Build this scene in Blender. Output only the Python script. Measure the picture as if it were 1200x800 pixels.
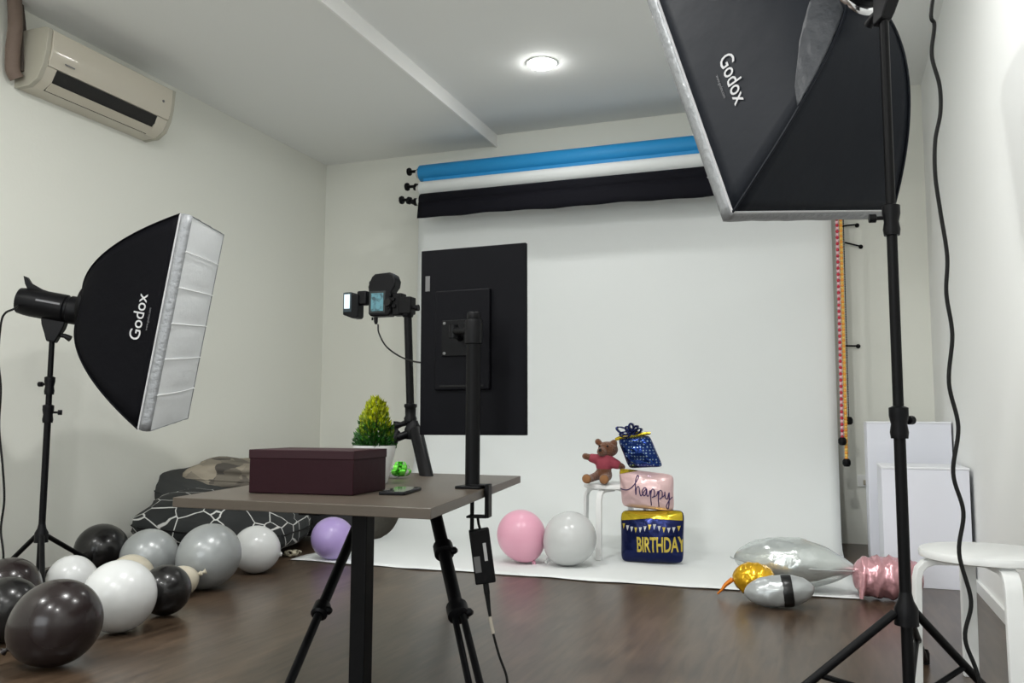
import bpy, bmesh, math, random
from mathutils import Vector, Matrix, noise
PI = math.pi
rnd = random.Random(7)
for o in list(bpy.data.objects): bpy.data.objects.remove(o)
SC = bpy.context.scene
COL = SC.collection

# ------------------------------------------------------------ camera, light, exposure
EYE = Vector((0, 0, .75))
# rows: the lens's right, up and backward axes in the room (world to camera)
ROT = Matrix(((.9385793, .3450395, .0040789), (.0286595, -.0897288, .9955538), (.3438714, -.9342893, -.0941062)))
cam_d = bpy.data.cameras.new('camera'); cam = bpy.data.objects.new('camera', cam_d); COL.objects.link(cam)
cam_d.sensor_width = 36; cam_d.lens = 30.3; cam_d.clip_start = .02
cam.matrix_world = Matrix.Translation(EYE) @ ROT.transposed().to_4x4()
SC.camera = cam
w = bpy.data.worlds.new('world'); SC.world = w; w.use_nodes = True
w.node_tree.nodes['Background'].inputs[0].default_value = (.8, .85, .9, 1)
w.node_tree.nodes['Background'].inputs[1].default_value = .3
LAMP_W = 21.0
FILL_W = 38.0   # energy of the added fill lamp behind the camera
SC.view_settings.view_transform = 'Standard'; SC.view_settings.look = 'None'
SC.view_settings.gamma = 1; SC.view_settings.use_curve_mapping = False
SC.view_settings.exposure = 0.41

def at(px, py, ax, val):
    """the point of the room seen at (px, py) that lies on the plane world[ax] = val"""
    d = ROT.transposed() @ Vector((px - 600, -(py - 400), -1010))
    return EYE + d * ((val - EYE[ax]) / d[ax])
def depth(p): return -(ROT @ (Vector(p) - EYE)).z

# ------------------------------------------------------------ materials
MATS = {}
def mat(name, col, rough=.5, metal=0, bump=0, bscale=200, coat=0, vary=0, vscale=8, spec=.5, emit=None, estr=1, sheen=0, trans=0, bdetail=3):
    if name in MATS: return MATS[name]
    m = bpy.data.materials.new(name); m.use_nodes = True; nt = m.node_tree; b = nt.nodes['Principled BSDF']
    b.inputs['Base Color'].default_value = (*col, 1); b.inputs['Roughness'].default_value = rough
    b.inputs['Metallic'].default_value = metal; b.inputs['Coat Weight'].default_value = coat
    b.inputs['Specular IOR Level'].default_value = spec
    if sheen: b.inputs['Sheen Weight'].default_value = sheen
    if trans: b.inputs['Transmission Weight'].default_value = trans
    if emit: b.inputs['Emission Color'].default_value = (*emit, 1); b.inputs['Emission Strength'].default_value = estr
    if bump or vary:
        tc = nt.nodes.new('ShaderNodeTexCoord')
    if vary:
        n = nt.nodes.new('ShaderNodeTexNoise'); n.inputs['Scale'].default_value = vscale; n.inputs['Detail'].default_value = 4
        nt.links.new(tc.outputs['Object'], n.inputs['Vector'])
        mx = nt.nodes.new('ShaderNodeMix'); mx.data_type = 'RGBA'
        mx.inputs[6].default_value = (*[c * (1 - vary) for c in col], 1); mx.inputs[7].default_value = (*[min(1, c * (1 + vary)) for c in col], 1)
        nt.links.new(n.outputs[0], mx.inputs[0]); nt.links.new(mx.outputs[2], b.inputs['Base Color'])
    if bump:
        n = nt.nodes.new('ShaderNodeTexNoise'); n.inputs['Scale'].default_value = bscale; n.inputs['Detail'].default_value = bdetail
        nt.links.new(tc.outputs['Object'], n.inputs['Vector'])
        bp = nt.nodes.new('ShaderNodeBump'); bp.inputs['Strength'].default_value = bump; bp.inputs['Distance'].default_value = .01
        nt.links.new(n.outputs[0], bp.inputs['Height']); nt.links.new(bp.outputs[0], b.inputs['Normal'])
    MATS[name] = m; return m

def voronoi_mat(name, c1, c2, scale, mode, width=.04, rough=.85, bump=.2):
    m = bpy.data.materials.new(name); m.use_nodes = True; nt = m.node_tree; b = nt.nodes['Principled BSDF']
    tc = nt.nodes.new('ShaderNodeTexCoord'); v = nt.nodes.new('ShaderNodeTexVoronoi'); v.inputs['Scale'].default_value = scale
    nt.links.new(tc.outputs['Object'], v.inputs['Vector'])
    cr = nt.nodes.new('ShaderNodeValToRGB')
    if mode == 'edge':
        v.feature = 'DISTANCE_TO_EDGE'; cr.color_ramp.elements[0].position = width; cr.color_ramp.elements[1].position = width + .012
        nt.links.new(v.outputs['Distance'], cr.inputs[0])
    else:
        sp = nt.nodes.new('ShaderNodeSeparateColor'); nt.links.new(v.outputs['Color'], sp.inputs[0]); nt.links.new(sp.outputs[0], cr.inputs[0])
    cr.color_ramp.elements[0].color = (*c1, 1); cr.color_ramp.elements[1].color = (*c2, 1)
    nt.links.new(cr.outputs[0], b.inputs['Base Color']); b.inputs['Roughness'].default_value = rough
    b.inputs['Specular IOR Level'].default_value = .2
    return m

def floor_mat():
    m = bpy.data.materials.new('dark_wood_floor'); m.use_nodes = True; nt = m.node_tree; b = nt.nodes['Principled BSDF']
    tc = nt.nodes.new('ShaderNodeTexCoord'); mp = nt.nodes.new('ShaderNodeMapping'); mp.inputs['Scale'].default_value = (14, 1.6, 1)
    nt.links.new(tc.outputs['Object'], mp.inputs[0])
    n = nt.nodes.new('ShaderNodeTexNoise'); n.inputs['Scale'].default_value = 2.2; n.inputs['Detail'].default_value = 8; n.inputs['Distortion'].default_value = .6
    nt.links.new(mp.outputs[0], n.inputs['Vector'])
    br = nt.nodes.new('ShaderNodeTexBrick'); br.inputs['Scale'].default_value = 1; br.offset = .4
    br.inputs['Brick Width'].default_value = 1.2; br.inputs['Row Height'].default_value = .15; br.inputs['Mortar Size'].default_value = .0
    br.inputs['Color1'].default_value = (.9, .9, .9, 1); br.inputs['Color2'].default_value = (1.08, 1.06, 1.05, 1)
    mp2 = nt.nodes.new('ShaderNodeMapping'); mp2.inputs['Rotation'].default_value = (0, 0, PI / 2); nt.links.new(tc.outputs['Object'], mp2.inputs[0]); nt.links.new(mp2.outputs[0], br.inputs[0])
    cr = nt.nodes.new('ShaderNodeValToRGB'); cr.color_ramp.elements[0].position = .3; cr.color_ramp.elements[1].position = .72
    cr.color_ramp.elements[0].color = (.036, .022, .013, 1); cr.color_ramp.elements[1].color = (.092, .062, .040, 1)
    nt.links.new(n.outputs[0], cr.inputs[0])
    mx = nt.nodes.new('ShaderNodeMix'); mx.data_type = 'RGBA'; mx.blend_type = 'MULTIPLY'; mx.inputs[0].default_value = 1
    nt.links.new(cr.outputs[0], mx.inputs[6]); nt.links.new(br.outputs[0], mx.inputs[7]); nt.links.new(mx.outputs[2], b.inputs['Base Color'])
    b.inputs['Roughness'].default_value = .3; b.inputs['Specular IOR Level'].default_value = .5
    bp = nt.nodes.new('ShaderNodeBump'); bp.inputs['Strength'].default_value = .12; bp.inputs['Distance'].default_value = .004
    nt.links.new(n.outputs[0], bp.inputs['Height']); nt.links.new(bp.outputs[0], b.inputs['Normal'])
    return m

M_wall = mat('wall_paint', (.76, .765, .70), .75, bump=.05, bscale=60, spec=.2)
M_wallR = mat('wall_paint_right', (.86, .87, .85), .7, bump=.05, bscale=60, spec=.2)
M_ceil = mat('ceiling_paint', (.84, .85, .83), .85, spec=.2)
M_trim = mat('white_trim', (.78, .79, .77), .5)
M_paper = mat('white_paper', (.76, .785, .775), .8, bump=.03, bscale=5, spec=.2)
M_blackmetal = mat('black_powdercoat', (.003, .003, .0035), .45, spec=.12)
M_blackplast = mat('black_plastic', (.0032, .0032, .004), .42, spec=.14)
M_rubber = mat('black_rubber', (.005, .005, .005), .6, spec=.2)
M_nylon = mat('black_nylon', (.0025, .0025, .004), .65, bump=.2, bscale=22, spec=.08)
M_nylonR = mat('charcoal_nylon', (.006, .008, .0125), .55, bump=.25, bscale=10, spec=.2)
M_silverfab = mat('silver_fabric', (.27, .28, .29), .5, metal=.4, bump=.5, bscale=45)
M_diff = mat('white_diffusion_cloth', (.72, .74, .75), .75, bump=.1, bscale=30)
M_chrome = mat('chrome', (.7, .7, .72), .15, metal=1)
M_white = mat('white_paint', (.80, .81, .80), .38, bump=.02, bscale=80)
M_plinth = mat('white_laminate', (.72, .73, .79), .5)
M_print = mat('white_print', (.5, .5, .51), .6)
M_greyprint = mat('grey_print', (.16, .16, .17), .6)

# ------------------------------------------------------------ mesh helpers
def finish(name, bm, m, parent=None, smooth=True, bevel=0, sub=0, angle=40):
    me = bpy.data.meshes.new(name); bmesh.ops.recalc_face_normals(bm, faces=bm.faces); bm.to_mesh(me); bm.free()
    for x in (m if isinstance(m, (list, tuple)) else [m]): me.materials.append(x)
    o = bpy.data.objects.new(name, me); COL.objects.link(o)
    if smooth:
        me.polygons.foreach_set('use_smooth', [True] * len(me.polygons)); me.set_sharp_from_angle(angle=math.radians(angle))
    if bevel:
        md = o.modifiers.new('bevel', 'BEVEL'); md.width = bevel; md.segments = 3; md.limit_method = 'ANGLE'; md.angle_limit = math.radians(40)
    if sub:
        md = o.modifiers.new('sub', 'SUBSURF'); md.levels = sub; md.render_levels = sub
    if parent is not None: o.parent = parent
    return o
def tag(o, label=None, cat=None, group=None, kind=None):
    if label: o['label'] = label
    if cat: o['category'] = cat
    if group: o['group'] = group
    if kind: o['kind'] = kind
    return o
def empty(name, loc, label, cat, group=None, rz=0):
    o = bpy.data.objects.new(name, None); COL.objects.link(o); o.location = loc; o.rotation_euler = (0, 0, rz); o.empty_display_size = .05
    return tag(o, label, cat, group)
def add_box(bm, c, s, M=None):
    r = bmesh.ops.create_cube(bm, size=1)['verts']
    T = Matrix.Translation(c) @ Matrix.Diagonal((*s, 1))
    if M is not None: T = M @ T
    bmesh.ops.transform(bm, matrix=T, verts=r); return r
def box(name, c, s, m, parent=None, bevel=.002, M=None):
    bm = bmesh.new(); add_box(bm, c, s, M); return finish(name, bm, m, parent, bevel=bevel)
def frame_of(d):
    d = Vector(d).normalized(); a = Vector((0, 0, 1)) if abs(d.z) < .95 else Vector((1, 0, 0))
    u = d.cross(a).normalized(); return u, d.cross(u).normalized()
def add_tube(bm, pts, r, n=12, caps=True):
    pts = [Vector(p) for p in pts]; rr = r if isinstance(r, (list, tuple)) else [r] * len(pts)
    rings = []; u = None
    for i, p in enumerate(pts):
        d = (pts[min(i + 1, len(pts) - 1)] - pts[max(i - 1, 0)])
        if d.length < 1e-9: d = Vector((0, 0, 1))
        d.normalize()
        if u is None: u, v = frame_of(d)
        else:
            u = (u - d * u.dot(d)).normalized(); v = d.cross(u).normalized()
        rings.append([bm.verts.new(p + (u * math.cos(2 * PI * k / n) + v * math.sin(2 * PI * k / n)) * rr[i]) for k in range(n)])
    for a, b in zip(rings, rings[1:]):
        for k in range(n): bm.faces.new((a[k], a[(k + 1) % n], b[(k + 1) % n], b[k]))
    if caps: bm.faces.new(rings[0][::-1]); bm.faces.new(rings[-1])
def tube(name, pts, r, m, parent=None, n=12):
    bm = bmesh.new(); add_tube(bm, pts, r, n); return finish(name, bm, m, parent)
def spline(pts, k=8):
    pts = [Vector(p) for p in pts]; P = [pts[0] * 2 - pts[1]] + pts + [pts[-1] * 2 - pts[-2]]; out = []
    for i in range(1, len(P) - 2):
        for j in range(k):
            t = j / k; a, b, c, d = P[i - 1:i + 3]
            out.append(.5 * ((2 * b) + (c - a) * t + (2 * a - 5 * b + 4 * c - d) * t * t + (3 * b - a - 3 * c + d) * t ** 3))
    out.append(pts[-1]); return out
def add_lathe(bm, prof, n=32, M=Matrix()):
    rings = []
    for r, z in prof:
        if r < 1e-5: rings.append([bm.verts.new(M @ Vector((0, 0, z)))])
        else: rings.append([bm.verts.new(M @ Vector((r * math.cos(2 * PI * k / n), r * math.sin(2 * PI * k / n), z))) for k in range(n)])
    for a, b in zip(rings, rings[1:]):
        for k in range(n):
            if len(a) == 1 and len(b) == 1: continue
            if len(a) == 1: bm.faces.new((a[0], b[k], b[(k + 1) % n]))
            elif len(b) == 1: bm.faces.new((a[k], a[(k + 1) % n], b[0]))
            else: bm.faces.new((a[k], a[(k + 1) % n], b[(k + 1) % n], b[k]))
def lathe(name, prof, m, parent=None, n=32, M=Matrix()):
    bm = bmesh.new(); add_lathe(bm, prof, n, M); return finish(name, bm, m, parent)
def basis(o, x, y, z):
    return Matrix.Translation(o) @ Matrix((x, y, z)).transposed().to_4x4()
def z_to(d, origin=(0, 0, 0)):
    u, v = frame_of(d); d = Vector(d).normalized(); return basis(Vector(origin), u, d.cross(u), d)
def add_prism(bm, poly, h, M=Matrix()):
    a = [bm.verts.new(M @ Vector((x, y, 0))) for x, y in poly]; b = [bm.verts.new(M @ Vector((x, y, h))) for x, y in poly]
    bm.faces.new(a[::-1]); bm.faces.new(b)
    for k in range(len(poly)): bm.faces.new((a[k], a[(k + 1) % len(poly)], b[(k + 1) % len(poly)], b[k]))

def text_bm(s, size, spread=0, extrude=.0, res=3, offset=0, shear=0):
    """letters as a mesh centred on the origin, in the xy plane"""
    c = bpy.data.curves.new('t', 'FONT'); c.body = s; c.size = size; c.align_x = 'CENTER'; c.align_y = 'CENTER'
    c.resolution_u = res; c.offset = offset; c.shear = shear; c.space_character = 1 + spread
    o = bpy.data.objects.new('t', c); COL.objects.link(o); dg = bpy.context.evaluated_depsgraph_get()
    me = bpy.data.meshes.new_from_object(o.evaluated_get(dg)); bm = bmesh.new(); bm.from_mesh(me)
    bpy.data.objects.remove(o); bpy.data.curves.remove(c); bpy.data.meshes.remove(me)
    return bm
def lettering(name, s, size, fn, m, parent, cuts=.02, **k):
    """letters laid on a surface: fn(x, y) -> point of the surface"""
    bm = text_bm(s, size, **k)
    for _ in range(3):
        es = [e for e in bm.edges if e.calc_length() > cuts]
        if not es: break
        bmesh.ops.subdivide_edges(bm, edges=es, cuts=1)
    bmesh.ops.triangulate(bm, faces=bm.faces)
    for v in bm.verts: v.co = fn(v.co.x, v.co.y)
    me = bpy.data.meshes.new(name); bm.to_mesh(me); bm.free(); me.materials.append(m)
    o = bpy.data.objects.new(name, me); COL.objects.link(o); o.parent = parent
    return o

# ------------------------------------------------------------ the room
XL, XR, YB, YF = -3.81, .61, 5.94, -2.6
ZL, ZR, XBEAM = 2.842, 2.928, -2.325
def slab(name, a, b, m, kind='structure'):
    c = [(a[i] + b[i]) / 2 for i in range(3)]; s = [abs(b[i] - a[i]) for i in range(3)]
    bm = bmesh.new(); add_box(bm, c, s); o = finish(name, bm, m, smooth=False); o['kind'] = kind; return o
slab('floor', (XL - .1, YF - .1, -.1), (XR + .1, YB + .1, 0), floor_mat())
slab('wall_left', (XL - .1, YF - .1, 0), (XL, YB + .1, 3.1), M_wall)
slab('wall_right', (XR, YF - .1, 0), (XR + .1, YB + .1, 3.1), M_wallR)
slab('wall_back', (XL, YB, 0), (XR, YB + .1, 3.1), M_wall)
slab('wall_front', (XL, YF - .1, 0), (XR, YF, 3.1), M_wall)
o = slab('ceiling', (XL, YF, ZL), (XBEAM, YB, 3.1), M_ceil); o['label'] = 'lower left part of the ceiling'
o = slab('ceiling', (XBEAM, YF, ZR), (XR, YB, 3.1), M_ceil); o['label'] = 'raised right part of the ceiling with the downlight'
slab('trim_1', (XBEAM, YF, ZL - .012), (XBEAM + .014, YB, ZR + .02), mat('lit_beam_paint', (.9, .9, .88), .6))  # fascia whitened: light from the downlights is put into its colour
slab('baseboard_right', (XR - .012, YF, 0), (XR, YB, .05), M_trim)

# ceiling downlights; each carries its own lamp
M_glow = mat('lit_diffuser', (.9, .9, .9), .5, emit=(1, 1, .98), estr=55)
def downlight(x, y, label, z=ZR, k=1.0):
    e = empty('ceiling_downlight', (x, y, z), label, 'ceiling light', 'round ceiling downlights')
    lathe('trim_ring', [(.082, 0), (.084, -.006), (.094, -.005), (.096, 0)], M_trim, e)
    lathe('diffuser', [(0, -.030), (.045, -.028), (.070, -.018), (.080, -.006), (.081, 0)], M_glow, e)
    ld = bpy.data.lights.new('lamp', 'AREA'); ld.shape = 'DISK'; ld.size = .16; ld.energy = LAMP_W * k; ld.color = (1, 1, .985)
    l = bpy.data.objects.new('lamp', ld); COL.objects.link(l); l.parent = e; l.location = (0, 0, -.034)
    return e
downlight(-1.582, 4.803, 'round white lit downlight in the ceiling, the only one in view', k=.10)
for (x, y, t) in ((-1.58, 2.2, 'row over the desk, left'), (-.32, 2.8, 'row over the desk, right'), (-1.58, -.2, 'row over the camera, left'), (-.15, -.2, 'row over the camera, right')):
    downlight(x, y, 'lit ceiling downlight outside the picture, ' + t, k=.75 if x > -1 and y > 1 else 1.08)
downlight(-3.1, .6, 'lit ceiling downlight outside the picture, in the lowered left ceiling', ZL)

# added, unseen window behind the camera: glowing panel and lamp as room fill
M_fill = mat('fill_glow_panel', (.6, .65, .7), .1, emit=(.9, .96, 1), estr=.5)
wf = box('added_window_1', (-1.6, YF + .012, 1.35), (2.5, .02, 1.9), M_fill, None, 0); wf['kind'] = 'structure'
for nm, c_, s_ in (('added_window_frame', (-1.6, YF + .03, 2.33), (2.62, .05, .06)), ('added_window_frame', (-1.6, YF + .03, .37), (2.62, .05, .06)), ('added_window_frame', (-2.88, YF + .03, 1.35), (.06, .05, 1.9)), ('added_window_frame', (-.32, YF + .03, 1.35), (.06, .05, 1.9)), ('added_window_frame', (-1.6, YF + .03, 1.35), (.05, .05, 1.9))):
    box(nm, c_, s_, M_trim, wf, .003)
ld = bpy.data.lights.new('added_fill_light', 'AREA'); ld.shape = 'RECTANGLE'; ld.size = 2.4; ld.size_y = 1.8; ld.energy = FILL_W; ld.color = (.93, .97, 1)
l = bpy.data.objects.new('added_fill_light', ld); COL.objects.link(l); l.location = (-1.6, YF + .07, 1.35); l.rotation_euler = (PI / 2, 0, 0)

# ------------------------------------------------------------ backdrop rollers and paper
def roll(name, pxl, pyl, Y, xr, r, m, label, grp='backdrop paper rolls'):
    p = at(pxl, pyl, 1, Y); L = xr - p.x
    e = empty(name, (p.x + L / 2, Y, p.z), label, 'paper roll', grp)
    M = z_to((1, 0, 0), (-L / 2, 0, 0))
    lathe('paper', [(r * .55, 0), (r - .003, 0), (r, .004), (r, L - .004), (r - .003, L), (r * .55, L)], m, e, 40, M)
    lathe('core_tube', [(0, -.03), (r * .5, -.03), (r * .55, -.025), (r * .55, L + .025), (r * .5, L + .03), (0, L + .03)], mat('cardboard_white', (.6, .6, .57), .7), e, 24, M)
    return e, p
M_blue = mat('blue_paper', (.012, .26, .58), .6, bump=.05, bscale=6)
M_blk = mat('black_paper', (.006, .006, .009), .8, spec=.1, bump=.05, bscale=8)
bl, pb = roll('paper_roll', 493, 203.5, 5.72, .07, .062, M_blue, 'bright blue backdrop paper roll, topmost of the three under the ceiling')
wh, pw = roll('paper_roll', 493, 221, 5.66, .07, .05, M_paper, 'white backdrop paper roll between the blue and the black roll')
bk, pk = roll('paper_roll', 494, 236, 5.52, .07, .055, M_blk, 'black backdrop paper roll, lowest of the three')
# black flap with a wavy hem
bm = bmesh.new(); n = 60; L = .07 - pk.x; rows = []
for i in range(n + 1):
    x = -L / 2 + L * i / n; wv = .003 * math.sin(i * .35) + .0025 * math.sin(i * .9 + 1)
    rows.append([bm.verts.new((x, -.052 + wv * .4 * t - .02 * t, -.02 - (.118 + .03 * i / n + wv) * t)) for t in (0, .33, .66, 1)])
for a, b in zip(rows, rows[1:]):
    for k in range(3): bm.faces.new((a[k], b[k], b[k + 1], a[k + 1]))
o = finish('hanging_flap', bm, M_blk, bk); md = o.modifiers.new('s', 'SOLIDIFY'); md.thickness = .002
# a narrow strip of blue flap
bm = bmesh.new(); L = .07 - pb.x
add_box(bm, (.02, -.035, -.055), (L - .04, .003, .07)); finish('hanging_flap', bm, M_blue, bl, bevel=.001)
# the sweep of white paper
bm = bmesh.new(); prof = []
ztop = pw.z; ypap = 5.66 + .052
for i in range(14): prof.append((ypap, ztop - (ztop - .62) * i / 13))
for i in range(1, 15):
    a = PI / 2 * i / 14; prof.append((ypap - .62 + .62 * math.cos(a) , .62 - .612 * math.sin(a)))
for i in range(1, 13): prof.append((ypap - .62 + (4.07 - (ypap - .62)) * i / 12, .008 - .005 * i / 12))
xl0, xr0 = pw.x - .04, .042
nx = 48; grid = []
for j, (y, z) in enumerate(prof):
    t = j / (len(prof) - 1); q = max(0, t - .6) / .4
    row = []
    for i in range(nx + 1):
        s = i / nx; x = (xl0 + .07 * q) * (1 - s) + (xr0 + .06 * q) * s
        yy = y + (.010 * math.sin(s * 40) + .008 * math.sin(s * 17 + 1)) * (1 if t > .99 else 0)
        zz = z + (.0035 * noise.noise(Vector((s * 20, t * 6, 0))) + .002 if t > .93 else 0)
        ry = .006 * noise.noise(Vector((s * 5, t * 7, 3))) if t < .5 else 0
        row.append(bm.verts.new((x, yy + ry, max(zz, .003))))
    grid.append(row)
for a, b in zip(grid, grid[1:]):
    for k in range(nx): bm.faces.new((a[k], a[k + 1], b[k + 1], b[k]))
o = finish('paper_backdrop', bm, M_paper, angle=80); md = o.modifiers.new('s', 'SOLIDIFY'); md.thickness = .0012
tag(o, 'white seamless paper backdrop sweeping down the back wall onto the floor', 'backdrop')

# wall brackets of the rollers
def bracket(side):
    x0 = (pk.x - .035) if side < 0 else .11
    e = empty('roller_bracket', (x0, YB, 2.42), 'black triple roller bracket with knobs at the %s end of the paper rolls' % ('left' if side < 0 else 'right'), 'bracket')
    box('wall_plate', (0, -.008, .0), (.04, .014, .42), M_blackmetal, e)
    for nm, p in (('blue', pb), ('white', pw), ('black', pk)):
        Y = {'blue': 5.72, 'white': 5.66, 'black': 5.52}[nm]; z = p.z - 2.42
        bm = bmesh.new(); add_box(bm, (0, (Y - YB) / 2, z), (.012, YB - Y, .03)); add_lathe(bm, [(0, -.02), (.028, -.02), (.028, .02), (0, .02)], 20, z_to((1, 0, 0), (0, Y - YB, z)))
        finish('arm', bm, M_blackmetal, e, bevel=.002)
        s = side; ex = {'blue': .045, 'white': .03, 'black': 0}[nm]
        bm = bmesh.new(); add_tube(bm, [(s * .02, Y - YB, z), (s * .05, Y - YB, z + .008), (s * (.085 + ex * .6), Y - YB, z + .022), (s * (.12 + ex), Y - YB, z + .024)], [.022, .016, .012, .011]);
        add_lathe(bm, [(0, 0), (.028, 0), (.031, .01), (.027, .022), (0, .022)], 18, z_to((s, 0, 0), (s * (.115 + ex), Y - YB, z + .024)))
        add_lathe(bm, [(0, 0), (.027, 0), (.027, .022), (0, .022)], 18, z_to((s, 0, .3), (s * (.055 + ex * .5), Y - YB, z + .012)))
        finish('knob', bm, M_blackplast, e)
bracket(-1); bracket(1)

# roller chains hanging at the right end
def chain(px0, px1, py1, Y, kind, label):
    a = at(px0, 252, 1, Y); b = at(px1, py1, 1, Y); top = a + (a - b) * ((2.45 - a.z) / (a.z - b.z))
    e = empty('bead_chain', b, label, 'chain', 'roller chains beside the backdrop')
    L = (top - b)
    if kind == 'black':
        m1 = m2 = M_blackplast; r, sp = .004, .011
    elif kind == 'red':
        m1, m2, r, sp = mat('red_bead', (.52, .02, .05), .35), mat('pale_pink_bead', (.8, .45, .5), .35), .0105, .019
    else:
        m1, m2, r, sp = mat('orange_bead', (.85, .36, .05), .35), mat('yellow_bead', (.85, .55, .12), .35), .0115, .017
    n = int(L.length / sp)
    for mi, mm in enumerate((m1, m2)):
        bm = bmesh.new()
        for i in range(mi, n, 2):
            bmesh.ops.create_uvsphere(bm, u_segments=8, v_segments=5, radius=r, matrix=Matrix.Translation(L * (i / n)))
        o = finish('bead_string', bm, mm, e); o['kind'] = 'stuff'
    tube('cord', [(0, 0, 0), L], .002, m1, e, 6)
    lathe('weight', [(0, -.05), (.016, -.048), (.024, -.035), (.024, -.015), (.016, -.002), (0, 0)], M_blackplast, e, 20)
chain(980.5, 987, 512, 5.60, 'red', 'red and pink bead chain, leftmost beside the white backdrop')
chain(985, 992, 537, 5.62, 'orange', 'orange bead chain, longest beside the white backdrop')
chain(988, 994.5, 488, 5.68, 'black', 'thin black bead chain behind the orange one')
for i, (px, py, ln, dz, lab) in enumerate(((984, 265, .11, .003, 'uppermost'), (990, 284, .10, -.03, 'middle, tilted'), (985, 405, .11, -.004, 'lowest'))):
    p = at(px, py, 1, YB - .029); e = empty('wall_hook', p, 'black peg hook by the chains on the back wall, %s of three' % lab, 'hook', 'pegs holding the chains')
    bm = bmesh.new(); add_tube(bm, [(0, 0, 0), (ln - .01, 0, dz), (ln, .012, dz)], .0055, 8); finish('peg', bm, M_blackmetal, e)
    lathe('base_disc', [(0, 0), (.014, 0), (.014, .006), (0, .006)], M_blackmetal, e, 16, z_to((0, -1, 0), (ln - .004, .028, dz)))
# socket low on the back wall
p = at(1012, 563, 1, YB)
e = empty('wall_socket', p, 'small white socket low on the back wall left of the white plinths', 'socket')
box('face_plate', (0, -.006, 0), (.075, .012, .075), M_trim, e, .003)
box('plug', (.012, -.022, -.01), (.03, .03, .03), mat('beige_plastic', (.4, .36, .28), .5), e, .004)

# ------------------------------------------------------------ white plinths
def plinth(x0, x1, y0, y1, h, label):
    e = empty('display_plinth', ((x0 + x1) / 2, (y0 + y1) / 2, 0), label, 'plinth', 'white display plinths')
    box('body', (0, 0, h / 2 - .005), (x1 - x0, y1 - y0, h - .01), M_plinth, e, .002)
    box('top_panel', (0, 0, h - .005 + .0005), (x1 - x0 + .004, y1 - y0 + .004, .01), mat('top_laminate', (.78, .79, .82), .4), e, .0015)
plinth(.22, .592, 4.47, 4.89, .552, 'lower front white plinth standing against the right wall')
plinth(.185, .60, 5.1, 5.5, .766, 'taller white plinth behind the lower front one')

# ------------------------------------------------------------ air conditioner
ACY0, ACY1 = 3.075, 3.97
e = empty('air_conditioner', (XL, (ACY0 + ACY1) / 2, 2.42), 'beige split air conditioner unit mounted high on the left wall', 'air conditioner')
M_ac = mat('aged_cream_plastic', (.56, .52, .43), .35, coat=.3); M_acside = mat('aged_side_plastic', (.42, .40, .33), .5)
LA = ACY1 - ACY0; MA = basis(Vector((0, -LA / 2, 0)), Vector((1, 0, 0)), Vector((0, 0, 1)), Vector((0, -1, 0)))
def ac_prism(poly, y0, y1): # polygon in x,z extruded along y
    bm = bmesh.new(); vs = [bm.verts.new((x, y0, z)) for x, z in poly]; ws = [bm.verts.new((x, y1, z)) for x, z in poly]
    bm.faces.new(vs); bm.faces.new(ws[::-1])
    for k in range(len(poly)): bm.faces.new((vs[k], ws[k], ws[(k + 1) % len(poly)], vs[(k + 1) % len(poly)]))
    return bm
h = LA / 2
finish('body', ac_prism([(0, .0), (.10, .004), (.10, .055), (.165, .095), (.195, .13), (.20, .27), (.185, .285), (0, .285)], -h + .02, h - .02), M_ac, e, bevel=.003)
for s in (-1, 1):
    poly = [(0, -.002), (.10, .0), (.155, .035), (.188, .10), (.203, .17), (.212, .283), (.19, .292), (0, .292)]
    o = finish('end_cap', ac_prism(poly, s * h, s * (h - .028)), M_acside, e, bevel=.003)
finish('front_panel', ac_prism([(.178, .102), (.19, .10), (.206, .15), (.214, .20), (.216, .28), (.2, .286), (.195, .28)], -h + .03, h - .03), M_ac, e, bevel=.003)
finish('outlet', ac_prism([(.098, .004), (.162, .058), (.18, .10), (.12, .10), (.098, .05)], -h + .085, h - .105), mat('vent_black', (.006, .005, .004), .6), e)
for s, w_ in ((-1, .06), (1, .08)):
    finish('corner_panel', ac_prism([(.09, .0), (.15, .035), (.184, .10), (.09, .10)], s * (h - .028), s * (h - .028 - w_)), M_ac, e, bevel=.002)
finish('louver', ac_prism([(.108, .004), (.150, .034), (.148, .038), (.106, .008)], -h + .09, h - .11), M_ac, e)
finish('louver', ac_prism([(.140, .062), (.172, .094), (.169, .096), (.137, .064)], -h + .09, h - .11), mat('vent_grey', (.2, .18, .15), .5), e)
for i in range(9):
    y = -h + .12 + i * (LA - .26) / 8
    finish('vane', ac_prism([(.115, .03), (.15, .06), (.15, .09), (.115, .09)], y, y + .004), mat('vent_dark', (.03, .027, .022), .5), e)
box('badge', (.2115, -h + .14, .135), (.003, .06, .006), M_greyprint, e, .0005)
lathe('indicator', [(0, 0), (.008, 0), (.008, .003), (0, .003)], M_greyprint, e, 12, z_to((1, 0, 0), (.213, h - .1, .19)))
# pipe trunk
e2 = empty('pipe_trunk', (XL, 3.0, 2.45), 'brown wrapped refrigerant pipe dropping from the ceiling beside the air conditioner', 'pipe')
pp = [Vector((XL + .06, at(17, -12, 0, XL + .06).y, ZL + .02)), at(18, 30, 0, XL + .06), at(15, 60, 0, XL + .05), at(15, 82, 0, XL + .045), at(20, 92, 0, XL + .05)]
tube('wrapped_pipe', [p - e2.location for p in spline(pp, 6)], .034, mat('brown_wrap', (.16, .115, .09), .7, bump=.5, bscale=40), e2)
tube('drain_hose', [p - e2.location for p in spline([Vector((XL + .03, at(24, -10, 0, XL + .03).y, ZL + .02)), at(27, 40, 0, XL + .03), at(25, 84, 0, XL + .05)], 6)], .016, mat('dark_hose', (.06, .045, .035), .6), e2)

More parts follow.
